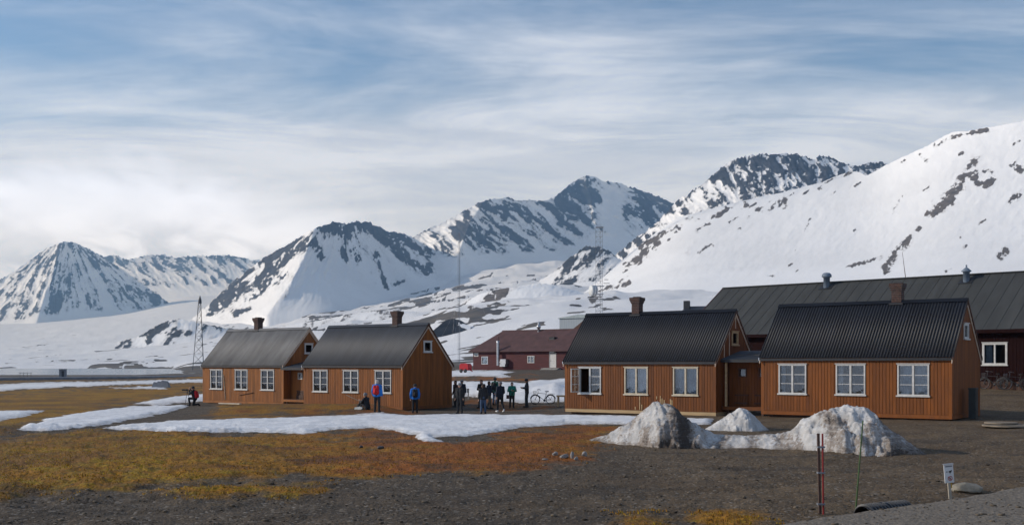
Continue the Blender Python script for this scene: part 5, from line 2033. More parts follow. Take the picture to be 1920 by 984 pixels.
def heap_dirt_shade(X, Y, H, d):
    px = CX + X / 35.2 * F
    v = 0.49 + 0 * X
    v += 0.55 * np.exp(-((px - 1280) / 20) ** 2)                     # soil and painted shade on the right side of the left cone
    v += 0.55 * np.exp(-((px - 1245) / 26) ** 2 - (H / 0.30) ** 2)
    v += 0.26 * sstep(px, 1580, 1630)  # dirt and shade painted together down the right peak's right flank
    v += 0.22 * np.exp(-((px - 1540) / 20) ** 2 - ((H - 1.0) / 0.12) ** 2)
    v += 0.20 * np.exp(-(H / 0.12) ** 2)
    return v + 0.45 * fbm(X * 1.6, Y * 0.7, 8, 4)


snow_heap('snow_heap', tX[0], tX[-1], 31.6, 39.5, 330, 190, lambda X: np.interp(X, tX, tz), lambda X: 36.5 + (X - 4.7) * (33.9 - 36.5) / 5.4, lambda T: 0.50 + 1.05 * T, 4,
          heap_dirt_shade, 'long dirty snow heap with two peaks on the gravel before the right houses')
bx = (np.array([1318, 1335, 1355, 1372, 1388, 1400, 1415, 1432, 1445], float) - CX) / F * 43.5
bz = np.array([0, .18, .42, .68, .82, .78, .50, .2, 0])
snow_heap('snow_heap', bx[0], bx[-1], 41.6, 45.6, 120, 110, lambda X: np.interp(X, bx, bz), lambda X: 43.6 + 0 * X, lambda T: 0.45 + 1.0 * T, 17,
          lambda X, Y, H, d: 0.26 + 0.2 * np.exp(-(H / 0.1) ** 2) + 0.25 * sstep(X, 9.3, 9.9), 'cleaner single-peaked snow heap below the right link porch')  # right flank darkened by dirt and painted shade

# ================================================================ FOREGROUND THINGS
M_STONE = mat('grey_stone', (0.21, 0.20, 0.19), 0.9, 0.3, 5, bump=0.5, per_object=0.2)
M_PALE_STONE = mat('pale_limestone', (0.22, 0.195, 0.15), 0.9, 0.25, 4, bump=0.6, dirt=(0.20, 0.16, 0.11))


def rock_mesh(seed, sx, sy, sz, m):
    bm = bmesh.new()
    bmesh.ops.create_icosphere(bm, subdivisions=3, radius=1)
    rs = np.random.RandomState(seed)
    pl = [(Vector(rs.normal(size=3)).normalized(), rs.uniform(0.62, 0.92)) for _ in range(9)]
    for v in bm.verts:
        for n_, d in pl:
            e = v.co.dot(n_) - d
            if e > 0:
                v.co -= n_ * e * 0.9
        v.co.x *= sx
        v.co.y *= sy
        v.co.z *= sz
    me = bpy.data.meshes.new('stone')
    bm.to_mesh(me)
    bm.free()
    me.materials.append(m)
    return me


stones = [(1022, 862, .11, .04, 'flat grey stone, leftmost of the small stone cluster'), (1041, 853, .11, .07, 'grey stone at the upper left of the stone cluster'),
          (1058, 858, .13, .08, 'largest rounded stone in the middle of the stone cluster'), (1073, 858, .07, .14, 'upright pale stone in the stone cluster'),
          (1080, 862, .07, .07, 'small squat stone right of the upright pale stone'), (1096, 855, .09, .09, 'pale stone at the right end of the stone cluster'),
          (714, 841, .11, .07, 'lone dark stone on the moss below the snow tongue'), (677, 839, .08, .05, 'small dark stone on the moss left of the lone stone')]
for i, (px, py, sx, sz, lab) in enumerate(stones):
    g = ground_at(px, py)
    o = put('stone', rock_mesh(40 + i, sx, sx * 0.8, sz, M_STONE if i < 6 else M_DKSTEEL), None, (g.x, g.y, g.z + sz * 0.55), random.uniform(0, 6))
    tag(o, lab, 'stone', 'stones in front of the houses')
g = ground_at(1812, 921)
o = put('boulder', rock_mesh(77, 0.36, 0.30, 0.14, M_PALE_STONE), None, (g.x, g.y, g.z + 0.05), 0.5)
tag(o, 'pale flat-topped boulder behind the small stake sign', 'boulder')

# snow stakes and post by the road
def lean(p0, h, dx):
    return Vector((p0[0], p0[1], p0[2] - 0.15)), Vector((p0[0] + dx, p0[1], p0[2] + h))


g = ground_at(1540, 962)
y_ = g.y
hpx = y_ / F
q = empty('marker_stake', g)
tag(q, 'wooden stake with a red plastic pole strapped to it beside the road', 'stake')
b = MB()
p0, p1 = Vector((-0.018, 0, -0.15)), Vector((-0.055, 0, 150 * hpx))
b.bar(p0, p1, 0.042)
b.build('wooden_stake', mat('grey_brown_stake', (0.075, 0.042, 0.03), 0.8), q)
M_REDP = mat('red_plastic_pole', (0.20, 0.014, 0.012), 0.45, 0.2, 5)
b = MB()
b.tube((0.028, -0.035, -0.04), (0.012, -0.03, 150 * hpx), 0.017)
b.build('red_pole', M_REDP, q)
for k in (0.11, 0.50, 0.82):
    b = MB()
    z = 150 * hpx * k
    b.box(-0.075, 0.052, -0.058, 0.04, z, z + 0.028)
    b.build('tape_band', m_duct, q)
g = ground_at(1603, 954)
q = empty('green_pole', g)
tag(q, 'thin green bamboo-like pole leaning beside the culvert pipe', 'pole')
b = MB()
hp = 166 * g.y / F
b.tube((0, 0, -0.2), (15 * g.y / F, 0, hp), 0.018, 0.013)
b.build('shaft', mat('green_plastic', (0.045, 0.085, 0.022), 0.45, 0.2, 5), q)
m_ring = mat('dark_green_plastic_ring', (0.03, 0.055, 0.015), 0.5)
for k in (0.25, 0.5, 0.75):
    b = MB()
    z = hp * k
    b.tube((15 * g.y / F * k, 0, z), (15 * g.y / F * k + 0.002, 0, z + 0.012), 0.021)
    b.build('joint_ring', m_ring, q)

# corrugated culvert at the road edge
c0, c1 = at(1617, 966, 18.9), at(1720, 954, 20.3)
cd_ = (c1 - c0).normalized()
q = empty('culvert_pipe', c0, math.atan2(cd_.y, cd_.x))
q.rotation_euler.y = -math.asin(cd_.z)
tag(q, 'black ribbed culvert pipe half buried at the road edge', 'pipe')
b = MB()
prof = []
L_ = 1.5
n = 13
for i in range(n):
    x = i * L_ / n
    prof += [(0.165, x), (0.165, x + 0.045), (0.198, x + 0.055), (0.198, x + 0.098)]
b.lathe(prof, 24, axis='x', smooth=False)
b.build('ribbed_shell', mat('black_plastic_pipe', (0.022, 0.023, 0.026), 0.5, 0.3, 6, spec=0.4), q)
b = MB()
b.lathe([(0.155, 0.0), (0.155, 1.45)], 24, axis='x')
b.lathe([(0.155, -0.001), (0.166, -0.001)], 24, axis='x')
b.build('inner_wall', M_BLACK, q)

# the small stake sign
g = ground_at(1782, 935)
k_ = g.y / F
q = empty('stake_sign', g, 0.10)
q.rotation_euler = (0, math.radians(-5), 0.10)
tag(q, 'small white notice with red circle on a pale stake at the road edge', 'sign')
b = MB()
b.box(-0.03, 0.03, -0.012, 0.012, -0.2, 66 * k_)
b.build('stake', mat('pale_stake', (0.42, 0.37, 0.29), 0.8), q)
b = MB()
sw_, z0, z1 = 9.0 * k_, 31 * k_, 65 * k_
b.box(-sw_, sw_, -0.030, -0.014, z0, z1)
pl = b.build('sign_plate', mat('white_sign_plate', (0.60, 0.60, 0.59), 0.45, 0.08, 4), q)
b = MB()
b.box(-sw_ - 0.006, sw_ + 0.006, -0.045, 0.012, z1 + 0.001, z1 + 0.018)
b.build('cover_strip', M_STEEL, pl)
b = MB()
b.box(-sw_ * 0.7, sw_ * 0.75, -0.0335, -0.0305, z1 - 0.045, z1 - 0.022)
b.build('printed_heading', m_duct, pl)
b = MB()
zc_ = z0 + 0.58 * (z1 - z0)


def blob(cx_, cz_, rx, rz, n=14):
    b.add([(cx_ + rx * math.cos(2 * math.pi * i / n), -0.0325, cz_ + rz * math.sin(2 * math.pi * i / n)) for i in range(n)], [tuple(range(n))])


blob(0.025, zc_ + 0.01, 0.033, 0.020)
blob(0.050, zc_ + 0.032, 0.012, 0.012)
blob(-0.042, zc_ + 0.012, 0.016, 0.010)
b.box(0.015, 0.020, -0.0332, -0.0315, zc_ - 0.035, zc_ - 0.004)
b.box(0.030, 0.035, -0.0332, -0.0315, zc_ - 0.035, zc_ - 0.004)
b.build('bird_symbol', M_BLACK, pl)
b = MB()
zr = z0 + 0.24 * (z1 - z0)
b.torus((0.015, -0.033, zr), 0.042, 0.006, 'y', 24, 6)
b.box(-0.038, 0.038, -0.004, 0.0, -0.005, 0.005, rot=Matrix.Rotation(math.radians(45), 3, 'Y'), org=(0.015, -0.0325, zr))
b.build('red_ring', mat('sign_red', (0.40, 0.03, 0.02), 0.5), pl)
b = MB()
b.box(0.0, 0.02, -0.0332, -0.0315, zr - 0.022, zr + 0.022)
b.build('foot_symbol', M_BLACK, pl)
b = MB()
b.box(0.031, 0.046, -0.02, 0.01, 0.22, 0.34)
b.build('yellow_tag', mat('yellow_tape', (0.45, 0.27, 0.02), 0.5), q)

# round wooden lids lying on the gravel by the nearest house
for px, py, rr, dz, lab in ((1890, 801, 0.95, 0.05, 'large round pale wooden lid lying flat on the gravel'), (1877, 799.5, 0.62, 0.13, 'smaller round lid lying on top of the large round lid')):
    g = ground_at(px, py)
    q = empty('round_lid', (g.x, g.y, g.z + dz), 0.4)
    tag(q, lab, 'lid')
    n = 7
    for i in range(n):
        x0, x1 = -rr + 2 * rr * i / n + 0.006, -rr + 2 * rr * (i + 1) / n - 0.006
        ys_ = lambda x: math.sqrt(max(0.0004, rr * rr - x * x))
        b = MB()
        k = 5
        up = [(x0 + (x1 - x0) * j / k) for j in range(k + 1)]
        ol = [(x, -ys_(x)) for x in up] + [(x, ys_(x)) for x in reversed(up)]
        m_ = len(ol)
        vs = [(x, y, 0) for x, y in ol] + [(x, y, 0.055) for x, y in ol]
        b.add(vs, [tuple(range(m_ - 1, -1, -1)), tuple(range(m_, 2 * m_))] + [(j, (j + 1) % m_, (j + 1) % m_ + m_, j + m_) for j in range(m_)])
        b.build('plank', mat('weathered_plank', (0.17, 0.14, 0.105), 0.85, 0.25, 3, per_object=0.15) if 'weathered_plank' not in MATS else MATS['weathered_plank'], q)

# beam and boards lying about by the houses
for (px, py, ln, rot, m_, lab) in ((700, 0, 0, 0, None, None),):
    pass
g = ground_at(431, 759.5)
b = MB()
b.box(-0.9, 0.9, -0.08, 0.08, 0.02, 0.08)
o = b.build('loose_board', M_TRIM_PALE, None, (g.x, g.y, g.z + 0.06), -0.6)
tag(o, 'pale loose board lying on the bank below the leftmost house', 'board')
g = ground_at(673, 767)
b = MB()
b.prism([(-0.22, 0), (0.22, 0), (0.26, 0.10), (0.1, 0.16), (-0.2, 0.12)], -0.15, 0.15)
o = b.build('white_bag', mat('white_plastic_bag', (0.6, 0.6, 0.55), 0.5), None, (g.x, g.y, g.z), -0.3)
tag(o, 'small white bag lying on the moss beside the seated person', 'bag')

# ================================================================ PEOPLE
def capsule(b, p0, p1, r0, r1, n=10):
    p0, p1 = Vector(p0), Vector(p1)
    d = p1 - p0
    L = max(d.length, 1e-4)
    d = d / L
    a = d.orthogonal().normalized()
    c = d.cross(a)
    rings = []
    for k in range(4):
        t = -math.pi / 2 + (k + 0.35) * (math.pi / 2) / 4
        rings.append((p0 + d * (r0 * math.sin(t)), r0 * math.cos(t)))
    rings.append((p0, r0))
    rings.append((p1, r1))
    for k in range(1, 5):
        t = (k - 0.35) * (math.pi / 2) / 4
        rings.append((p1 + d * (r1 * math.sin(t)), r1 * math.cos(t)))
    vs = []
    for p, r in rings:
        for i in range(n):
            t = 2 * math.pi * i / n
            vs.append(p + a * (r * math.cos(t)) + c * (r * math.sin(t)))
    m_ = len(rings)
    fs = [(k * n + i, k * n + (i + 1) % n, (k + 1) * n + (i + 1) % n, (k + 1) * n + i) for k in range(m_ - 1) for i in range(n)]
    fs.append(tuple(range(n - 1, -1, -1)))
    fs.append(tuple(range((m_ - 1) * n, m_ * n)))
    b.add(vs, fs, 0, True)


def fused(name, b, voxel, ratio):
    """melt overlapping volumes into one continuous surface"""
    me = bpy.data.meshes.new(name)
    me.from_pydata(b.v, [], b.f)
    o = bpy.data.objects.new(name, me)
    COL.objects.link(o)
    r = o.modifiers.new('r', 'REMESH')
    r.mode = 'VOXEL'
    r.voxel_size = voxel
    s = o.modifiers.new('s', 'SMOOTH')
    s.iterations = 3
    s.factor = 0.5
    d = o.modifiers.new('d', 'DECIMATE')
    d.ratio = ratio
    dg = bpy.context.evaluated_depsgraph_get()
    out = bpy.data.meshes.new_from_object(o.evaluated_get(dg), depsgraph=dg)
    out.name = name
    bpy.data.objects.remove(o)
    bpy.data.meshes.remove(me)
    out.polygons.foreach_set('use_smooth', [True] * len(out.polygons))
    out.materials.clear()
    out.materials.append(None)
    return out


def hand(b, w, d, side, up):
    """palm, four bent fingers of different length and a thumb from the side of the palm"""
    d = Vector(d).normalized()
    up = Vector(up)
    lat = d.cross(up).normalized()
    up = lat.cross(d)
    w = Vector(w)
    for s in (-0.022, 0.0, 0.022):
        capsule(b, w + lat * s * 0.6, w + d * 0.075 + lat * s, 0.018, 0.017, 8)
    for s, ln in ((-0.030, 0.060), (-0.010, 0.075), (0.010, 0.080), (0.030, 0.070)):
        k0 = w + d * 0.085 + lat * s
        k1 = k0 + d * ln * 0.55 - up * ln * 0.12
        k2 = k1 + d * ln * 0.40 - up * ln * 0.35
        capsule(b, k0, k1, 0.0095, 0.009, 7)
        capsule(b, k1, k2, 0.009, 0.008, 7)
    t0 = w + d * 0.025 + lat * 0.028 * side
    t1 = t0 + lat * 0.025 * side + d * 0.030 - up * 0.012
    capsule(b, t0, t1, 0.012, 0.010, 7)
    capsule(b, t1, t1 + d * 0.030 - up * 0.012, 0.010, 0.009, 7)


V3 = Vector
STAND = dict(hip=(V3((-.09, 0, .93)), V3((.09, 0, .93))), knee=(V3((-.11, .03, .50)), V3((.11, .02, .50))), ankle=(V3((-.12, -.02, .09)), V3((.12, -.03, .09))),
             toe=(V3((-.15, .14, .04)), V3((.15, .13, .04))), pelvis=V3((0, 0, .97)), chest=V3((0, .0, 1.30)), neck=V3((0, -.005, 1.47)), head=V3((0, .02, 1.60)),
             sh=(V3((-.185, 0, 1.41)), V3((.185, 0, 1.41))), elbow=(V3((-.26, -.03, 1.13)), V3((.26, -.03, 1.13))), wrist=(V3((-.25, .07, .90)), V3((.25, .07, .90))))
FRONT = dict(STAND, elbow=(V3((-.27, .02, 1.14)), V3((.27, .02, 1.14))), wrist=(V3((-.10, .24, 1.17)), V3((.09, .25, 1.20))), head=V3((0, .05, 1.59)),
             knee=(V3((-.10, .02, .50)), V3((.12, .05, .50))), ankle=(V3((-.10, -.02, .09)), V3((.14, .04, .09))), toe=(V3((-.12, .14, .04)), V3((.19, .20, .04))))
STRIDE = dict(STAND, knee=(V3((-.10, .14, .53)), V3((.11, -.02, .50))), ankle=(V3((-.10, .17, .09)), V3((.12, -.22, .12))), toe=(V3((-.12, .33, .04)), V3((.14, -.07, .04))),
              elbow=(V3((-.26, -.10, 1.14)), V3((.26, .05, 1.13))), wrist=(V3((-.24, -.05, .90)), V3((.22, .22, .99))))
KNEEL = dict(hip=(V3((-.09, 0, .50)), V3((.09, 0, .50))), knee=(V3((-.13, .36, .50)), V3((.13, .20, .08))), ankle=(V3((-.13, .30, .09)), V3((.13, -.22, .08))), toe=(V3((-.15, .46, .04)), V3((.14, -.36, .05))),
             pelvis=V3((0, 0, .54)), chest=V3((0, .06, .86)), neck=V3((0, .09, 1.02)), head=V3((0, .14, 1.15)),
             sh=(V3((-.185, .07, .97)), V3((.185, .07, .97))), elbow=(V3((-.24, .24, .80)), V3((.24, .24, .80))), wrist=(V3((-.06, .36, 1.06)), V3((.07, .34, 1.10))))
SIT = dict(hip=(V3((-.09, 0, .13)), V3((.09, 0, .13))), knee=(V3((-.14, .38, .42)), V3((.14, .40, .40))), ankle=(V3((-.13, .62, .09)), V3((.15, .66, .09))), toe=(V3((-.15, .78, .07)), V3((.17, .82, .07))),
           pelvis=V3((0, 0, .17)), chest=V3((0, .08, .50)), neck=V3((0, .12, .67)), head=V3((0, .17, .80)),
           sh=(V3((-.185, .09, .61)), V3((.185, .09, .61))), elbow=(V3((-.27, .22, .40)), V3((.27, .24, .40))), wrist=(V3((-.16, .40, .50)), V3((.13, .42, .48))))


def figure_meshes(tag_, P):
    out = {}
    # the body: head with face, neck, trunk, limbs, hands - one surface
    b = MB()
    h = P['head']
    capsule(b, h + V3((0, -.012, .02)), h + V3((0, -.015, .055)), 0.094, 0.088, 14)
    capsule(b, h + V3((0, .028, -.055)), h + V3((0, .015, .0)), 0.056, 0.078, 12)
    capsule(b, h + V3((0, .090, .012)), h + V3((0, .106, -.018)), 0.011, 0.017, 8)
    for s in (-1, 1):
        capsule(b, h + V3((s * .090, -.005, .015)), h + V3((s * .086, .0, -.022)), 0.017, 0.012, 8)
        capsule(b, h + V3((s * .018, .082, .036)), h + V3((s * .055, .066, .036)), 0.013, 0.012, 8)
    capsule(b, h + V3((-.018, .080, -.052)), h + V3((.018, .080, -.052)), 0.011, 0.011, 8)
    capsule(b, P['neck'] - V3((0, 0, .05)), h - V3((0, 0.01, .03)), 0.060, 0.055, 10)
    capsule(b, P['pelvis'], P['chest'], 0.085, 0.085, 12)
    capsule(b, P['sh'][0], P['sh'][1], 0.065, 0.065, 10)
    capsule(b, P['chest'], P['neck'], 0.08, 0.055, 10)
    for k, s in ((0, -1), (1, 1)):
        capsule(b, P['sh'][k], P['elbow'][k], 0.052, 0.040)
        capsule(b, P['elbow'][k], P['wrist'][k], 0.040, 0.026)
        hand(b, P['wrist'][k], P['wrist'][k] - P['elbow'][k], -s, (s * -0.8, -0.2, 0.5))
        capsule(b, P['hip'][k], P['knee'][k], 0.080, 0.055)
        capsule(b, P['knee'][k], P['ankle'][k], 0.055, 0.040)
        capsule(b, P['ankle'][k] - V3((0, .02, .02)), P['toe'][k], 0.040, 0.030)
    out['body'] = fused('body', b, 0.0095, 0.14)
    # jacket with collar and hem
    b = MB()
    ax = (P['chest'] - P['pelvis']).normalized()
    for s in (-.085, .085):
        capsule(b, P['pelvis'] + V3((s, 0, 0)) - ax * .07, P['chest'] + V3((s, .01, 0)), 0.118, 0.125, 12)
    capsule(b, P['sh'][0], P['sh'][1], 0.088, 0.088, 10)
    capsule(b, P['neck'] - V3((0, 0, .05)), P['neck'] + V3((0, -.01, .03)), 0.082, 0.078, 10)
    for k in (0, 1):
        capsule(b, P['sh'][k], P['elbow'][k], 0.078, 0.066)
        w_ = P['wrist'][k] - (P['wrist'][k] - P['elbow'][k]).normalized() * 0.01
        capsule(b, P['elbow'][k], w_, 0.064, 0.050)
    out['jacket'] = fused('jacket', b, 0.020, 0.35)
    # trousers
    b = MB()
    capsule(b, P['hip'][0] + V3((0, 0, .03)), P['hip'][1] + V3((0, 0, .03)), 0.115, 0.115, 12)
    for k in (0, 1):
        capsule(b, P['hip'][k], P['knee'][k], 0.105, 0.078)
        capsule(b, P['knee'][k], P['ankle'][k] + V3((0, 0, .03)), 0.076, 0.062)
    out['trousers'] = fused('trousers', b, 0.020, 0.35)
    # boots
    for k in (0, 1):
        b = MB()
        capsule(b, P['ankle'][k] + V3((0, 0, .05)), P['ankle'][k] - V3((0, .02, .03)), 0.058, 0.055, 10)
        capsule(b, P['ankle'][k] - V3((0, .03, .035)), P['toe'][k] + V3((0, .02, .005)), 0.050, 0.042, 10)
        out['boot%d' % k] = fused('boot', b, 0.018, 0.5)
    # hat and hair sit on the head
    b = MB()
    b.lathe([(0.112, -0.025), (0.116, 0.0), (0.114, 0.045), (0.098, 0.085), (0.060, 0.118), (0.004, 0.128)], 16, tuple(h + V3((0, -.018, .035))))
    b.lathe([(0.119, -0.028), (0.122, -0.01), (0.119, 0.008)], 16, tuple(h + V3((0, -.018, .035))))
    out['hat'] = b.mesh('hat', M_BLACK)
    b = MB()
    capsule(b, h + V3((0, -.035, -.02)), h + V3((0, -.022, .055)), 0.088, 0.098, 14)
    out['hair'] = fused('hair', b, 0.018, 0.5)
    b = MB()
    c = P['chest'] - ax * 0.10 + V3((0, -.185, 0))
    for s in (-.075, .075):
        capsule(b, c + V3((s, 0, 0)) - ax * .16, c + V3((s, .01, 0)) + ax * .17, 0.098, 0.085, 12)
    capsule(b, c + V3((0, -.09, 0)) - ax * .12, c + V3((0, -.09, 0)) + ax * .02, 0.075, 0.075, 10)
    out['backpack'] = fused('backpack', b, 0.020, 0.4)
    b = MB()
    for s in (-1, 1):
        pts_ = [c + V3((s * .10, .09, 0)) + ax * .17, P['sh'][0 if s < 0 else 1] * 0.62 + P['neck'] * 0.38 + V3((0, .0, .055)), P['chest'] + V3((s * .11, .135, .02)), P['pelvis'] + V3((s * .17, .10, .13)), c + V3((s * .15, .06, 0)) - ax * .14]
        b.path(pts_, 0.018, n=6)
    out['strap'] = b.mesh('strap', M_BLACK)
    e = MB()
    e.lathe([(0.002, -0.009), (0.009, 0.0), (0.002, 0.009)], 8, (0, 0, 0))
    out['eye'] = e.mesh('eye', M_BLACK)
    out['_eyes'] = [h + V3((s * .034, .079, .020)) for s in (-1, 1)]
    return out


FIG = {k: figure_meshes(k, P) for k, P in (('stand', STAND), ('front', FRONT), ('stride', STRIDE), ('kneel', KNEEL), ('sit', SIT))}
M_SKIN = mat('skin', (0.42, 0.24, 0.17), 0.55, 0.08, 6)


def cloth(name, c):
    return MATS.get(name) or mat(name, c, 0.85, 0.2, 5, bump=0.3, bscale=14)


CL = {k: cloth(k + '_cloth', c) for k, c in dict(black=(.012, .012, .014), navy=(.014, .018, .030), brown=(.050, .030, .020), maroon=(.050, .018, .016), blue=(.015, .15, .50), green=(.012, .16, .11), dkgreen=(.010, .070, .052),
                                                 jeans=(.045, .075, .135), khaki=(.085, .070, .050), grey=(.16, .16, .165), red=(.42, .012, .014), white=(.55, .55, .55), pale=(.40, .36, .33), dark=(.020, .020, .022)).items()}


def person(px, py, height, pose, heading, jacket, trousers, label, boots='black', hat=None, hair=None, pack=None, y=None):
    g = ground_at(px, py, 40) if y is None else V3(((px - CX) / F * y, y, ground_z((px - CX) / F * y, y)))
    root = empty('person', g, math.radians(heading))
    tag(root, label, 'person', 'visitors among the houses')
    s = height / 1.72
    root.scale = (s, s, s)
    M = FIG[pose]

    def part(nm, m_, parent=root):
        o = put('boot' if nm.startswith('boot') else nm, M[nm], parent)
        if o.material_slots:
            o.material_slots[0].link = 'OBJECT'
            o.material_slots[0].material = m_
        return o
    bo = part('body', M_SKIN)
    for p in M['_eyes']:
        put('eye', M['eye'], bo, p)
    part('jacket', CL[jacket])
    part('trousers', CL[trousers])
    part('boot0', CL[boots])
    part('boot1', CL[boots])
    if hair:
        part('hair', CL[hair])
    if hat:
        part('hat', CL[hat])
    if pack:
        pk = part('backpack', CL[pack])
        part('strap', CL[pack], pk)
    return root


# heading 0 looks away from the viewer, 180 towards
ph = person(365, 760.5, 1.72, 'kneel', 75, 'black', 'black', 'person in black with red backpack photographing from a crouch left of the houses', hat='black', pack='red')
se = person(689, 767.5, 1.72, 'sit', 60, 'black', 'dark', 'person in black seated on the mossy bank before the house', hat='grey')
person(707, 773, 1.78, 'stand', -12, 'blue', 'black', 'person in blue jacket with a big red backpack at the front wall', hair='pale', pack='red')
person(778, 774.5, 1.66, 'stand', 8, 'blue', 'black', 'person in blue jacket with a black backpack at the gable', hat='dark', pack='black')
person(854, 763, 1.72, 'stand', 120, 'maroon', 'dark', 'person in dark maroon jacket close behind the gable corner', hair='brown')
person(862, 775.5, 1.66, 'stand', 160, 'black', 'black', 'person in black with a pale grey hat beside the gable corner', hat='grey')
person(866, 761, 1.70, 'stand', 200, 'navy', 'dark', 'person in navy and grey cap behind the two at the gable corner', hat='grey')
person(903, 765, 1.80, 'front', 150, 'black', 'dark', 'tall person in black at the left of the standing group', hair='brown')
person(906, 776, 1.68, 'stand', 15, 'dark', 'jeans', 'person in long dark jacket and blue jeans nearest in the group', hair='brown')
person(917, 766.5, 1.72, 'stride', -60, 'navy', 'khaki', 'person in navy jacket and khaki trousers within the group', hair='brown')
person(928, 759, 1.80, 'stand', -35, 'dkgreen', 'jeans', 'person in dark green jacket with black backpack behind the group', hat='dark', pack='black')
person(938, 772.5, 1.76, 'stride', 25, 'navy', 'black', 'person in dark jacket and white shoes right of the group', boots='white', hat='grey')
wg = person(960, 764.5, 1.62, 'front', 185, 'green', 'black', 'woman in bright green jacket standing alone facing the camera', hair='brown')
person(988, 763.5, 1.80, 'front', 95, 'dark', 'dark', 'man in dark jacket and cap in profile next to the bicycle', hat='black')
# what they hold
cm = empty('camera_on_tripod', ph.location + Vector((-0.50, 0.0, 0)))
tag(cm, 'camera on a slim tripod in front of the crouching photographer', 'camera')
for a_ in (0.3, 2.4, 4.5):
    b = MB()
    b.tube((0, 0, 1.0), (0.28 * math.cos(a_), 0.28 * math.sin(a_), -0.03), 0.014)
    b.build('tripod_leg', M_BLACK, cm)
b = MB()
b.box(-0.06, 0.06, -0.08, 0.08, 1.0, 1.12)
b.build('camera_body', M_BLACK, cm)
b = MB()
b.tube((-0.06, 0, 1.06), (-0.34, 0, 1.06), 0.042, 0.055, n=14)
b.build('lens', M_BLACK, cm)
st = MB()
st.tube((0, 0, 0), (-0.95, 0.1, 0.42), 0.014)
o = st.build('walking_stick', M_TRIM_PALE, None, se.location + Vector((-0.28, -0.15, 0.42)))
tag(o, 'pale walking stick held out by the seated person', 'stick')
bg_ = empty('shoulder_bag', wg.location + Vector((-0.27, -0.05, 0.72)))
tag(bg_, 'small dark bag hanging beside the woman in green', 'bag')
b = MB()
b.box(-0.09, 0.09, -0.05, 0.05, -0.13, 0.11)
b.build('bag_body', CL['maroon'], bg_)
b = MB()
b.path([(-0.06, 0, 0.11), (0.06, 0.0, 0.55), (0.08, 0, 0.11)], 0.012, n=6)
b.build('strap', CL['black'], bg_)

# ================================================================ LOOSE STONES AND SEDGE (past counting)
def sample(name, arr, xs, ys):
    px = CX + xs / ys * F
    j = np.clip(np.searchsorted(gx_, px) - 1, 0, len(gx_) - 2)
    i = np.clip(np.searchsorted(gy_, ys) - 1, 0, len(gy_) - 2)
    return arr[i, j]


def zs(xs, ys):
    px = CX + xs / ys * F
    j = np.clip(np.searchsorted(gx_, px) - 1, 0, len(gx_) - 2)
    i = np.clip(np.searchsorted(gy_, ys) - 1, 0, len(gy_) - 2)
    a = (px - gx_[j]) / (gx_[j + 1] - gx_[j])
    b_ = (ys - gy_[i]) / (gy_[i + 1] - gy_[i])
    return (GZ[i, j] * (1 - a) + GZ[i, j + 1] * a) * (1 - b_) + (GZ[i + 1, j] * (1 - a) + GZ[i + 1, j + 1] * a) * b_


rs = np.random.RandomState(11)


def scatter_pts(n, ya, yb, pxa=-120, pxb=2040):
    u = rs.rand(n)
    y = 1 / (1 / ya + u * (1 / yb - 1 / ya))                        # even in the picture, denser near by
    px = pxa + rs.rand(n) * (pxb - pxa)
    return (px - CX) / F * y, y


def quick_mesh(name, V, Fc, m, colors=None, smooth_=False):
    me = bpy.data.meshes.new(name)
    me.vertices.add(len(V))
    me.vertices.foreach_set('co', V.astype(np.float32).ravel())
    k = Fc.shape[1]
    me.loops.add(Fc.size)
    me.loops.foreach_set('vertex_index', Fc.astype(np.int32).ravel())
    me.polygons.add(len(Fc))
    me.polygons.foreach_set('loop_start', np.arange(0, Fc.size, k, dtype=np.int32))
    if colors is not None:
        a = me.attributes.new('tone', 'FLOAT', 'POINT')
        a.data.foreach_set('value', colors.astype(np.float32))
    me.materials.append(m)
    me.update(calc_edges=True)
    return me


def tone_material(name, lo, hi, rough=0.9, mid=None):
    m = bpy.data.materials.new(name)
    m.use_nodes = True
    t = NT(m.node_tree)
    b = t.n['Principled BSDF']
    a = t.new('ShaderNodeAttribute', attribute_name='tone').outputs['Fac']
    P = t.new('ShaderNodeNewGeometry').outputs['Position']
    n = t.noise(P, 30.0, 3, 0.6)
    k = t.math('ADD', a, t.math('MULTIPLY', t.math('SUBTRACT', n, 0.5), 0.3), clamp=True)
    c = t.mix(k, lo, hi) if mid is None else t.mix(t.ss(k, 0.5, 1.0), t.mix(t.ss(k, 0.0, 0.5), lo, mid), hi)
    t.link(c, b.inputs['Base Color'])
    b.inputs['Roughness'].default_value = rough
    b.inputs['Specular IOR Level'].default_value = 0.2
    return m


# stones
n = 15000
x, y = scatter_pts(n, 13.0, 62.0)
sn = sample('s', snow, x, y)
mo = sample('m', moss, x, y)
rd = sample('r', road, x, y)
keep = (sn < 0.3) & (rs.rand(n) < np.where(mo > 0.5, 0.10, np.where(rd > 0.5, 0.35, 1.0))) & (y < 50)
clump = fbm(x * 0.6, y * 0.6, 301, 3)
keep &= clump > -0.22
x, y = x[keep], y[keep]
n = len(x)
OCT = np.array([(1, 0, 0), (0, 1, 0), (-1, 0, 0), (0, -1, 0), (.6, .6, .55), (-.6, .6, .6), (-.6, -.6, .5), (.6, -.6, .62), (0, 0, -0.7)], float)
OF = np.array([(0, 1, 4), (1, 2, 5), (2, 3, 6), (3, 0, 7), (4, 1, 5), (5, 2, 6), (6, 3, 7), (7, 0, 4), (4, 5, 6), (4, 6, 7), (1, 0, 8), (2, 1, 8), (3, 2, 8), (0, 3, 8)])
sz = 0.009 + 0.014 * rs.rand(n) ** 2 + 0.04 * (rs.rand(n) ** 20)
ang = rs.rand(n) * 6.28
jit = 1 + 0.35 * (rs.rand(n, 9, 3) - 0.5)
Vv = OCT[None] * jit * sz[:, None, None] * np.array([1.25, 1, 0.7])
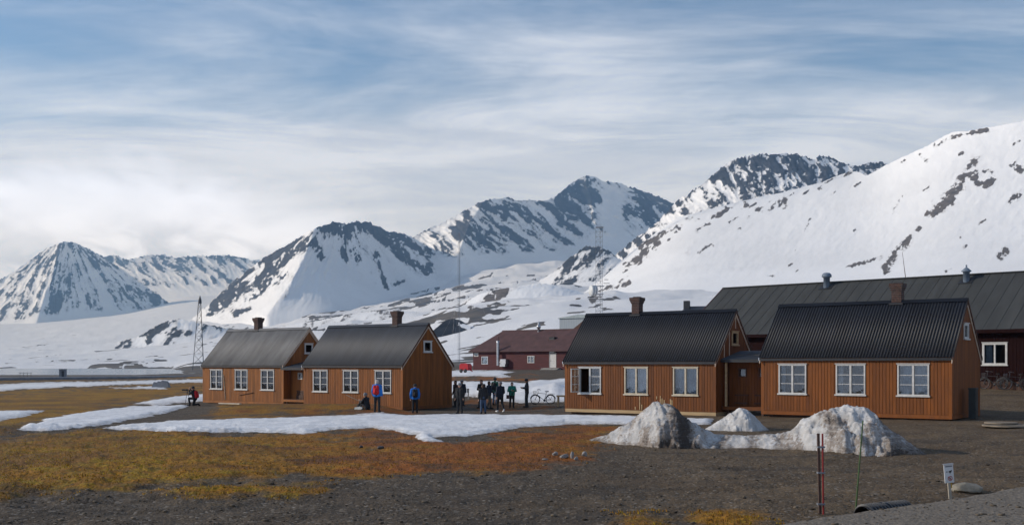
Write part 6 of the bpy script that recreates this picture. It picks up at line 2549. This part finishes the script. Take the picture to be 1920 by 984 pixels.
ca, sa = np.cos(ang)[:, None], np.sin(ang)[:, None]
Vx = Vv[:, :, 0] * ca - Vv[:, :, 1] * sa
Vy = Vv[:, :, 0] * sa + Vv[:, :, 1] * ca
Vz = Vv[:, :, 2]
Vw = np.stack([Vx + x[:, None], Vy + y[:, None], Vz + (zs(x, y) + sz * 0.15)[:, None]], -1).reshape(-1, 3)
Ff = (OF[None] + (np.arange(n) * 9)[:, None, None]).reshape(-1, 3)
tone = np.repeat(np.clip(0.35 + 0.25 * rs.randn(n) + 0.5 * (rs.rand(n) > 0.93), 0, 1), 9)
o = put('gravel_stones', quick_mesh('gravel_stones', Vw, Ff, tone_material('loose_gravel', (0.034, 0.026, 0.018), (0.20, 0.16, 0.115)), tone))
tag(o, 'loose stones strewn over the gravel and moss', 'gravel', kind='stuff')

# sedge and moss tufts: short upright blades
n = 52000
x, y = scatter_pts(n, 13.0, 70.0)
mo = sample('m', moss, x, y)
sn = sample('s', snow, x, y)
ru = sample('r', rust, x, y)
cl = fbm(x * 0.9, y * 0.9, 401, 4)
keep = (sn < 0.35) & (mo > 0.56 - 1.3 * cl) & (mo > 0.05)
x, y, ru, cl = x[keep], y[keep], ru[keep], cl[keep]
n = len(x)
hgt = (0.016 + 0.030 * rs.rand(n)) * (1 + 0.8 * np.clip(cl, 0, 1))
wid = 0.012 + 0.018 * rs.rand(n)
ang = rs.rand(n) * 3.14
lx_, ly_ = (rs.rand(n) - 0.5) * 0.05, (rs.rand(n) - 0.5) * 0.05
z0 = zs(x, y)
A = np.stack([x - wid * np.cos(ang), y - wid * np.sin(ang), z0 - 0.01], -1)
B = np.stack([x + wid * np.cos(ang), y + wid * np.sin(ang), z0 - 0.01], -1)
C = np.stack([x + lx_, y + ly_, z0 + hgt], -1)
D_ = np.stack([x - wid * np.sin(ang), y + wid * np.cos(ang), z0 - 0.01], -1)
Vw = np.stack([A, B, C, D_], 1).reshape(-1, 3)
base_ = (np.arange(n) * 4)[:, None]
Ff = np.concatenate([base_ + np.array([[0, 1, 2]]), base_ + np.array([[1, 3, 2]]), base_ + np.array([[3, 0, 2]])])
tone = np.repeat(np.clip(0.50 + 0.20 * rs.randn(n) - 0.75 * (ru - 0.25) + 0.5 * fbm(x * 0.25, y * 0.25, 411, 3), 0, 1), 4)
o = put('sedge_tufts', quick_mesh('sedge_tufts', Vw, Ff, tone_material('dry_sedge', (0.085, 0.028, 0.007), (0.330, 0.215, 0.012), mid=(0.240, 0.110, 0.010)), tone))
tag(o, 'short dry sedge and moss tufts over the tundra', 'sedge', kind='stuff')
